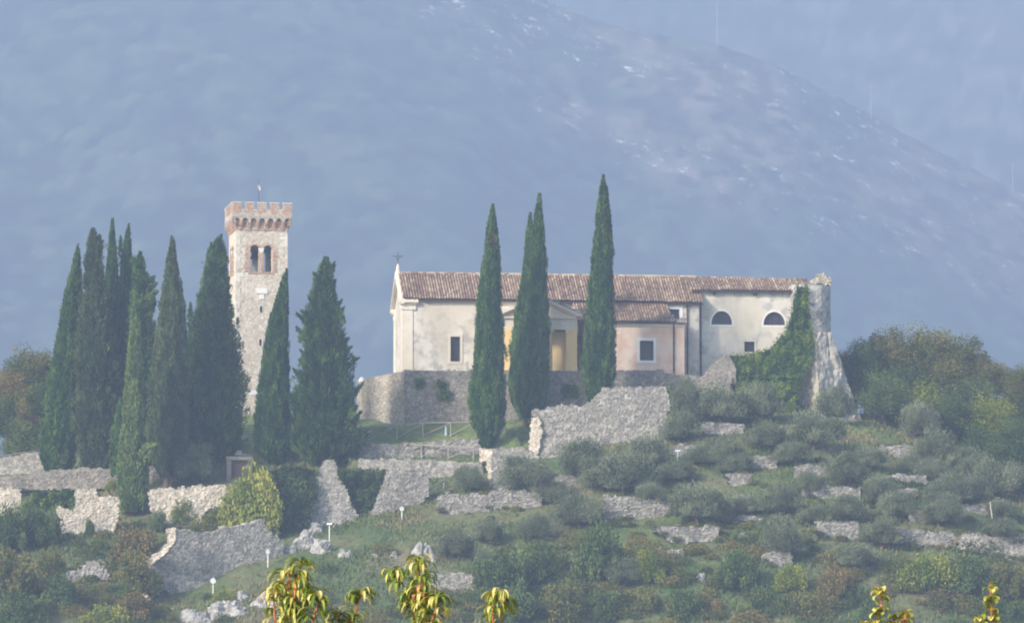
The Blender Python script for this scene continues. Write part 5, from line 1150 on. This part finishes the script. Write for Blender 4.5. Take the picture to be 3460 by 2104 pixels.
SH = [
 ('yellow', 606, 1066, 1262, 185, 'yellow-green leafy tree in front of the gateway', 572.), ('broad', 705, 1108, 1286, 140, 'dark ivy-clad tree left of the triangular buttress', 575.), ('broad', 655, 1180, 1290, 80, 'dark bush between the yellow-green tree and the ivy-clad tree', 574.),
 ('brown', 320, 1215, 1370, 150, 'rusty-topped round shrub at lower left', None), ('autumn', 330, 1300, 1430, 130, 'olive-green shrub below the rusty-topped one', None), ('yellow', 440, 1178, 1262, 80, 'sparse yellow-green shrub on the pale ruined wall', None),
 ('broad', 90, 1185, 1310, 130, 'dark bush left of the stepped cream wall', None), ('broad', 20, 1190, 1330, 110, 'dark bush at the left edge below the cream wall piece', None), ('autumn', 30, 1285, 1440, 150, 'large ochre-green tree at the left edge', None),
 ('broad', 40, 1400, 1510, 150, 'dark green bush in the bottom left corner', 548.), ('brown', 330, 1400, 1500, 120, 'brownish bush low at the left behind the rubble pier', None), ('yellow', 250, 1430, 1520, 140, 'yellowish bush at the bottom near the left corner', 547.), ('broad', 150, 1360, 1480, 110, 'green bush in the lower left hollow', 551.),
 ('autumn', 400, 1430, 1515, 60, 'small ochre bush left of the large white outcrop', 549.), ('broad', 215, 1230, 1290, 28, 'small plant clinging to the stepped cream wall', None),
 ('broad', 1210, 1300, 1440, 150, 'dense green bush in the middle of the slope', None), ('broad', 1290, 1270, 1400, 110, 'green bush right of the dense middle one', None), ('broad', 1450, 1230, 1400, 150, 'tall leafy shrub with pale stem in the middle of the slope', None), ('yellow', 1446, 1155, 1185, 16, 'tiny bright green sapling left of the long upright terrace wall', None),
 ('broad', 1240, 1380, 1500, 150, 'dark bush right of the isolated terrace wall', None), ('autumn', 1340, 1370, 1500, 140, 'ochre-green bush low in the middle', None), ('broad', 1450, 1400, 1520, 130, 'dark bush in the bottom centre', 548.), ('autumn', 1540, 1380, 1510, 130, 'olive-yellow bush at the bottom right of centre', 549.),
 ('broad', 1640, 1390, 1520, 130, 'green bush at the bottom below the lone rock', 548.), ('broad', 1780, 1300, 1420, 120, 'dark green bush right of the lone rock', None), ('autumn', 1720, 1360, 1480, 120, 'ochre bush below the dark green one', 552.), ('broad', 1850, 1380, 1500, 130, 'dark bush at the bottom under the small rubble wall', 549.),
 ('autumn', 1950, 1400, 1520, 140, 'olive-yellow bush at the bottom right', 548.), ('brown', 2010, 1330, 1430, 110, 'dry brown bush below the long lowest wall', None), ('broad', 2050, 1390, 1500, 130, 'grey-green bush left of the first vine shoots', 550.), ('yellow', 2230, 1300, 1420, 150, 'yellow-green bush under the middle of the lowest wall', None),
 ('broad', 2330, 1310, 1430, 140, 'green bush under the right section of the lowest wall', None), ('autumn', 2430, 1320, 1440, 110, 'ochre bush at the right edge below the lowest wall', None), ('broad', 2160, 1350, 1470, 130, 'dark bush above the vine shoots', 553.), ('brown', 2280, 1390, 1500, 140, 'brown thicket bush between the two vine shoots', 550.),
 ('broad', 2400, 1400, 1520, 140, 'dark bush in the bottom right corner', 548.), ('broad', 2195, 1148, 1172, 22, 'dark little bush in front of the low pale terrace wall', None), ('broad', 1840, 1235, 1300, 60, 'green shrub between olive trunks left of the slim dark olive', None),
 ('autumn', 400, 1280, 1330, 50, 'small dull shrub left of the great sloping wall', None), ('yellow', 1560, 1300, 1400, 90, 'sparse yellow-green shrub below the wedge wall', None), ('broad', 1130, 1405, 1500, 80, 'dark shrub under the isolated terrace wall', 550.), ('broad', 1615, 895, 935, 60, 'leafy shrub at the right end of the church wall', 594.),
 ('broad', 500, 1420, 1440, 30, 'tiny shrub on the foot of the great sloping wall', None), ('yellow', 540, 1400, 1450, 60, 'yellowish shrub by the large white outcrop', None)]
SH += [('autumn', 500, 1215, 1290, 80, 'dull shrub growing at the foot of the pale ruined wall', None), ('broad', 380, 1215, 1275, 50, 'dark shrub beside the foot of the light green cypress', None),
 ('yellow', 270, 1145, 1180, 40, 'bright weeds before the beige wall', None), ('brown', 1700, 1400, 1500, 110, 'brown bush at the bottom between two green ones', 549.), ('yellow', 1900, 1330, 1420, 80, 'yellowish shrub right of the small rubble wall', None), ('broad', 1160, 1330, 1420, 90, 'shadowy shrub between the middle bush and the isolated wall', None),
 ('autumn', 120, 1290, 1390, 80, 'ochre shrub between the rubble pile and the left edge', None), ('broad', 300, 1380, 1440, 80, 'green shrub above the brownish low bush', None), ('broad', 2110, 1420, 1520, 110, 'dark bush directly behind the left vine shoot', 547.)]
for kd, cx, tp, bt, wd, lab, Y in SH: tree(kd, cx, tp, bt, wd, lab, Y, 'shrub' if bt-tp < 130 or kd == 'broad' else None, .08)

# ------------------------------------------------------------------ ivy
def ivy(lab, poly, Yfn, n, mat=M_ivy, sz=.22, name='ivy', relief=.8):
    po = [(a*D, b*D) for a, b in poly]; x0, x1 = min(p[0] for p in po), max(p[0] for p in po); y0, y1 = min(p[1] for p in po), max(p[1] for p in po)
    X = RNG.uniform(x0-6, x1+6, n*3); Yp = RNG.uniform(y0-6, y1+6, n*3)
    k = inpoly(X+RNG.normal(0, 5, n*3), Yp+RNG.normal(0, 5, n*3), po); X, Yp = X[k][:n], Yp[k][:n]
    f1, f2, rid = worley(X/26, Yp/30, n % 17); lump = (1-np.clip(f1*1.2, 0, 1)**2)*relief*(.4+rid)
    dep = Yfn(X, Yp)-lump*RNG.uniform(.6, 1.05, len(X))
    Cc = np.array([P(a, b, c) for a, b, c in zip(X, Yp, dep)])
    V, F = leafquads(Cc, RNG.normal(size=(len(X), 3))+np.array([0, -.5, .3]), RNG.uniform(.5, 1, len(X))*sz, RNG.uniform(.7, 1.3, len(X))*sz)
    a = np.clip(.25+rid*.5+RNG.normal(0, .12, len(X)), 0, 1)
    # woody backing sheet
    gx = np.arange(x0, x1, 7.); gy = np.arange(y0, y1, 7.); GX, GYY = np.meshgrid(gx, gy); inn = inpoly(GX, GYY, po)
    ids = -np.ones(GX.shape, int); ids[inn] = np.arange(inn.sum())
    Bv = np.array([P(a_, b_, c_) for a_, b_, c_ in zip(GX[inn], GYY[inn], Yfn(GX[inn], GYY[inn]))]) if inn.sum() else np.zeros((0, 3))
    q = np.stack([ids[:-1, :-1], ids[:-1, 1:], ids[1:, 1:], ids[1:, :-1]], -1).reshape(-1, 4); q = q[(q >= 0).all(1)]
    loc = Cc[np.argmin(Cc[:, 2])]
    o = mk(name, np.concatenate([V, Bv]), np.concatenate([F, q+len(V)]), mat, None, {'rnd': np.concatenate([np.repeat(a, 4), np.full(len(Bv), .0)])}, False, loc)
    tag(o, lab, 'ivy', 'ivy on the ruins')
ivy('long ivy climbing the bastion and spilling left below the small window', [(1917, 688), (1943, 686), (1946, 740), (1954, 800), (1960, 845), (1935, 900), (1916, 955), (1906, 1010), (1870, 1010), (1835, 985), (1780, 950), (1766, 915), (1748, 856), (1800, 851), (1850, 838), (1884, 802), (1899, 765), (1909, 712)],
    lambda x, y: 604.6-np.clip((y-1120)/300, 0, 1)*5.6 - np.clip((2700-x)/250, 0, 1)*1.5, 15000, sz=.19)
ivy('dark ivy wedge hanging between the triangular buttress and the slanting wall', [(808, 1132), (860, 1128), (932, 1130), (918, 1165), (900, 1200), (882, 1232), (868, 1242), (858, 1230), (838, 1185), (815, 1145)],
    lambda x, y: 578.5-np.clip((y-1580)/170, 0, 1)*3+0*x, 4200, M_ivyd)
ivy('ivy hanging over the left shoulder of the stepped cream wall', [(75, 1185), (180, 1178), (180, 1215), (165, 1228), (135, 1215), (120, 1230), (80, 1225)], lambda x, y: 577.6+0*x, 1500)
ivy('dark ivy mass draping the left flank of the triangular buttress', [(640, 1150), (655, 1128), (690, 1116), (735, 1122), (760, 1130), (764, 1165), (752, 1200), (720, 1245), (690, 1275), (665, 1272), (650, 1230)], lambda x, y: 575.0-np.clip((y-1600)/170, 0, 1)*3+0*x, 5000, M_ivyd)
for i, (cx, cy, rr_, lab) in enumerate([(1145, 940, 14, 'tuft of greenery on the retaining wall left of the tall cypress'), (1060, 925, 12, 'small dark plant high on the retaining wall'), (1370, 940, 20, 'weedy patch on the retaining wall between the cypresses'), (1009, 921, 11, 'dark plant near the bright corner of the retaining wall'), (1070, 950, 14, 'wide weedy patch in the middle of the retaining wall')]):
    ivy(lab, [(cx+rr_*1.3*math.cos(t), cy+rr_*math.sin(t)) for t in np.linspace(0, 6.28, 9)[:-1]], lambda x, y: 595.5+(x-1372)/FPX*595*.112-.1, 260, name='wall_plant', relief=.25, sz=.18)
ivy('greenery hanging on the bright left return of the retaining wall', [(925, 925), (960, 918), (962, 940), (950, 958), (935, 945)], lambda x, y: 597.6+(1372-x)*.055, 300, name='wall_plant', relief=.25, sz=.18)
# pointed broken wall in front of the convent wing
fr = Frame(1700*D, 599.5, R(4)); masonry('broken_wall', fr, [fr.uz(a*D, b*D) for a, b in [(1690, 905), (1700, 890), (1722, 868), (1742, 854), (1756, 862), (1768, 880), (1772, 925), (1690, 925)]], M_ret, None, 'pointed broken grey wall before the whitewashed wing', 'wall', RG, seed=71, disp=.03, ragged=.08)

# ------------------------------------------------------------------ ground cover (uncountable)
def scatter(n, sel, seed):
    r = np.random.default_rng(seed); px = r.uniform(-350, 3850, n); Y = r.uniform(540, 612, n)
    g = gpy(px, Y); x = (px-1730)/FPX*Y*1.0/(cp+(g-1052)/FPX*sp); z = Hz(x, Y); return px, g, x, Y, z, r
px, g, x, Y, z, r = scatter(175000, None, 5)
isl = ((px > 760) & (px < 1850) & (Y > 589.3)) | ((px < 170) & (Y > 592))
dens = fbm(x*.18, Y*.18, 12); k = (~isl) & (r.random(len(px)) < np.clip((dens-.3)*3, .15, 1)) & ~((px > 1330) & (px < 2750) & (Y > 595))
x, Y, z, dn = x[k], Y[k], z[k], dens[k]; n = len(x); h = r.uniform(.12, .42, n)*(.6+dn)
d = np.stack([r.normal(0, .35, n), r.normal(0, .35, n), np.ones(n)], 1); RNG = r
V, F = leafquads(np.stack([x, Y, z+h*.3], 1), d, h*.38, h*1.2)
a = np.clip((fbm(x*.12, Y*.12, 44)-.5)*2.2+.45+r.normal(0, .15, n), 0, 1)
o = mk('grass', V, F, M_grass, None, {'rnd': np.repeat(a, 4)}); tag(o, 'rough grass and weeds over the terraced slope', 'grass', kind='stuff')
# low scrub
V = []; F = []; A = []; nv = 0; r = np.random.default_rng(21); RNG = r
for kind_, pts, mat_, lab, Yw_ in DW:              # weeds on the wall tops and along their feet
    for j in range(int(3+(pts[-1][0]-pts[0][0])/28)):
        xx = r.uniform(pts[0][0]-8, pts[-1][0]+8); top_ = np.interp(xx, [p[0] for p in pts], [p[1] for p in pts]); bot_ = np.interp(xx, [p[0] for p in pts], [p[2] for p in pts])
        up = r.random() < .4; c = P(xx, top_-1 if up else bot_+2, Yw_-.25 if not up else Yw_+.2); R0 = r.uniform(.2, .55); m = int(300*R0)
        dv = unit(m); pts_ = c+dv*(R0*r.uniform(.3, 1.05, m))[:, None]*np.array([1.5, .6, .8]); v, f = leafquads(pts_, unit(m), .09, .17); V.append(v); F.append(f+nv); nv += len(v); A.append(np.full(len(v), np.clip(.3+r.normal(0, .2), 0, 1)))
for i in range(740):
    pxx = r.uniform(-350, 3850); lo = r.random() < .62
    pyy = r.uniform(1830, 2140) if lo else r.uniform(1560, 1850)
    if (1300 < pxx < 1640 and pyy < 2000) or (900 < pxx < 1650 and 1730 < pyy < 2010 and r.random() < .8) or (600 < pxx < 1300 and pyy < 1860) or (560 < pxx < 1000 and r.random() < .8): continue
    Yg = groundY(pxx, pyy); c = P(pxx, pyy, Yg); R0 = r.uniform(.6, 1.8) if lo else r.uniform(.4, 1.0); m = int(420*R0)
    dv = unit(m); dv[:, 2] = np.abs(dv[:, 2]); rad = R0*r.uniform(.55, 1.05, m)
    pts = c+dv*rad[:, None]*np.array([1, .8, .75]); v, f = leafquads(pts, unit(m), .12, .19); V.append(v); F.append(f+nv); nv += len(v); A.append(np.full(len(v), np.clip(.35+r.normal(0, .25), 0, 1))+np.repeat(r.normal(0, .1, m), 4))
o = mk('undergrowth', np.concatenate(V), np.concatenate(F), M_aut, None, {'rnd': np.concatenate(A)}); tag(o, 'tangled low scrub and brambles covering the lower slope', 'scrub', kind='stuff')

# ------------------------------------------------------------------ foreground peach tree and vine, some 33 m away
FY = 33.0
def strip_leaf(mb, p, dirh, L, wd, droop, a, seg=7):
    """a long folded leaf that leaves the shoot, arches over and hangs"""
    dirh = dirh/np.linalg.norm(dirh); side = np.cross(dirh, [0, 0, 1.]); side /= np.linalg.norm(side)
    pos = p.copy(); ang = random.uniform(.5, 1.0); V = []; base_a = a
    for i in range(seg+1):
        t = i/seg; wv = wd*(math.sin(math.pi*min(1, t*.93+.05))**.8)+.0005
        tw = random.uniform(-.002, .002)
        up = np.array([0, 0, 1.])*math.cos(ang) - dirh*math.sin(ang)
        V += [pos+side*wv/2+up*wv*.22, pos, pos-side*wv/2+up*wv*.22]
        pos = pos + (dirh*math.cos(ang)+np.array([0, 0, 1.])*math.sin(ang))*L/seg
        ang -= droop/seg
    F = []
    for i in range(seg): b = i*3; F += [(b, b+1, b+4, b+3), (b+1, b+2, b+5, b+4)]
    mb.add(V, F, [min(1, max(0, a+random.uniform(-.05, .05))) for _ in V])
def shoot(mbs, mbl, pts, leaves, L=.14, wd=.026, y0=FY, tone=(.05, .85), broad=False):
    Q = [P(px, py, y0+dy) for px, py, dy in pts]
    for i, (p, q) in enumerate(zip(Q[:-1], Q[1:])): r0 = .008-.006*i/len(Q); mbs.tube(p, q, max(.004, r0), max(.003, r0*.8), 6)
    tot = len(Q)-1
    for k in range(leaves):
        s = random.random()**.8*tot; i = min(int(s), tot-1); p = Q[i]+(Q[i+1]-Q[i])*(s-i)
        t = random.uniform(0, 2*math.pi); dh = np.array([math.cos(t), math.sin(t)*.8, 0])
        a = random.uniform(*tone) if random.random() > .025 else .97
        if broad: strip_leaf(mbl, p, dh, L*random.uniform(.5, 1.), wd*random.uniform(.7, 1.1), random.uniform(1.5, 3.), a)
        else: strip_leaf(mbl, p, dh, L*random.uniform(.7, 1.15), wd*random.uniform(.7, 1.2), random.uniform(2.1, 3.6), a)
tb = P(1230, 2104, FY); foot = np.array([tb[0], FY, -.05])
peach = thing('peach_tree', 'near peach tree whose yellow-green drooping shoots rise into the picture bottom', 'tree', foot)
mbt = MB(); fork = np.array([tb[0], FY, 1.1]); mbt.tube(foot, fork, .09, .07, 10); crotch = []
for px in (990, 1180, 1420, 1680): q = P(px, 2230, FY); m_ = (fork+q)/2+np.array([(q[0]-fork[0])*.25, 0, -.1]); mbt.tube(fork, m_, .05, .035, 8); mbt.tube(m_, q, .035, .014, 8)
mbt.build('trunk', M_bark, peach)
SHT = [([(1000, 2230, 0), (985, 2080, 0), (1000, 1990, 0), (1020, 1890, .0)], 50), ([(990, 2230, .1), (960, 2100, .1), (955, 2010, .1), (960, 1930, .1)], 36), ([(1010, 2230, -.1), (1050, 2120, -.1), (1075, 2040, -.1), (1070, 2000, -.1)], 34), ([(995, 2230, .05), (1030, 2080, .05), (1035, 1980, .05)], 26), ([(985, 2230, 0), (935, 2130, 0), (925, 2040, 0), (930, 1985, 0)], 18),
 ([(1180, 2230, 0), (1140, 2120, 0), (1150, 2065, 0)], 22), ([(1180, 2230, .1), (1190, 2110, .1), (1215, 2020, .1), (1225, 2000, .1)], 24), ([(1180, 2230, 0), (1170, 2130, 0), (1180, 2080, 0)], 16),
 ([(1420, 2230, 0), (1440, 2100, 0), (1430, 1990, 0), (1415, 1930, 0), (1415, 1885, 0)], 40), ([(1420, 2230, .1), (1400, 2060, .1), (1360, 1970, .1), (1320, 1925, .1)], 30), ([(1425, 2230, -.1), (1455, 2110, -.1), (1480, 2040, -.1), (1480, 2010, -.1)], 28), ([(1420, 2230, .06), (1420, 2080, .06), (1395, 1990, .06)], 24), ([(1430, 2230, .06), (1435, 2060, .06), (1440, 1940, .06)], 16),
 ([(1680, 2230, 0), (1665, 2090, 0), (1680, 2020, 0), (1690, 2000, 0)], 30), ([(1680, 2230, .1), (1700, 2080, .1), (1705, 2020, .1)], 12), ([(1675, 2230, 0), (1640, 2120, 0)], 8)]
mbs = MB(); mbl = MB()
for i, (pts, nl) in enumerate(SHT):
    if i in (5, 8, 13): mbs.build('shoots', M_shoot, peach); mbl.build('foliage', M_peach, peach); mbs = MB(); mbl = MB()
    shoot(mbs, mbl, pts, int(nl*2.4), L=.13, wd=.022)
mbs.build('shoots', M_shoot, peach); mbl.build('foliage', M_peach, peach)
vb = P(3180, 2104, FY); foot = np.array([vb[0], FY, -.05])
vine = thing('fruit_tree', 'near fruit tree at right with red shoots and broad yellow leaves', 'tree', foot)
mbt = MB(); fork = np.array([vb[0], FY, 1.0]); mbt.tube(foot, fork, .08, .06, 10)
for px in (2950, 3060, 3350): q = P(px, 2230, FY); m_ = (fork+q)/2+np.array([(q[0]-fork[0])*.25, 0, -.1]); mbt.tube(fork, m_, .045, .03, 8); mbt.tube(m_, q, .03, .014, 8)
mbt.build('trunk', M_bark, vine)
mbs = MB(); mbl = MB()
for pts, nl in (([(2940, 2230, 0), (2960, 2104, 0), (2980, 2045, 0), (2972, 1985, 0)], 20), ([(3050, 2230, 0), (3057, 2104, 0), (3062, 2062, 0)], 11), ([(2950, 2230, 0), (3010, 2110, 0), (3030, 2085, 0)], 9), ([(2940, 2230, 0), (2925, 2100, 0)], 7), ([(3345, 2230, 0), (3352, 2104, 0), (3350, 2040, 0), (3345, 1965, 0)], 26), ([(3340, 2230, 0), (3315, 2120, 0), (3310, 2080, 0)], 10), ([(3350, 2230, 0), (3385, 2120, 0)], 6)):
    shoot(mbs, mbl, pts, nl*2, L=.075, wd=.046, tone=(.3, .9), broad=True)
    mbs.build('shoot', M_shoot, vine); mbl.build('foliage', M_peach, vine); mbs = MB(); mbl = MB()

# ------------------------------------------------------------------ haze
m, N, L = newmat('haze_air')
v = N.new('ShaderNodeVolumePrincipled'); o_ = N.new('ShaderNodeOutputMaterial'); L.new(v.outputs[0], o_.inputs['Volume'])
v.inputs['Color'].default_value = (.52, .69, 1.0, 1); v.inputs['Density'].default_value = .00034; v.inputs['Anisotropy'].default_value = .0
mb = MB(); x0, x1, y0, y1, z0, z1 = -4200, 4200, -300, 6950, -4, 1250
mb.box8([(x0, y0, z0), (x1, y0, z0), (x1, y0, z1), (x0, y0, z1), (x0, y1, z0), (x1, y1, z0), (x1, y1, z1), (x0, y1, z1)])
hz = mb.build('haze', MATS['haze_air']); tag(hz, 'blue autumn haze filling the air before the mountain', 'haze', kind='stuff')
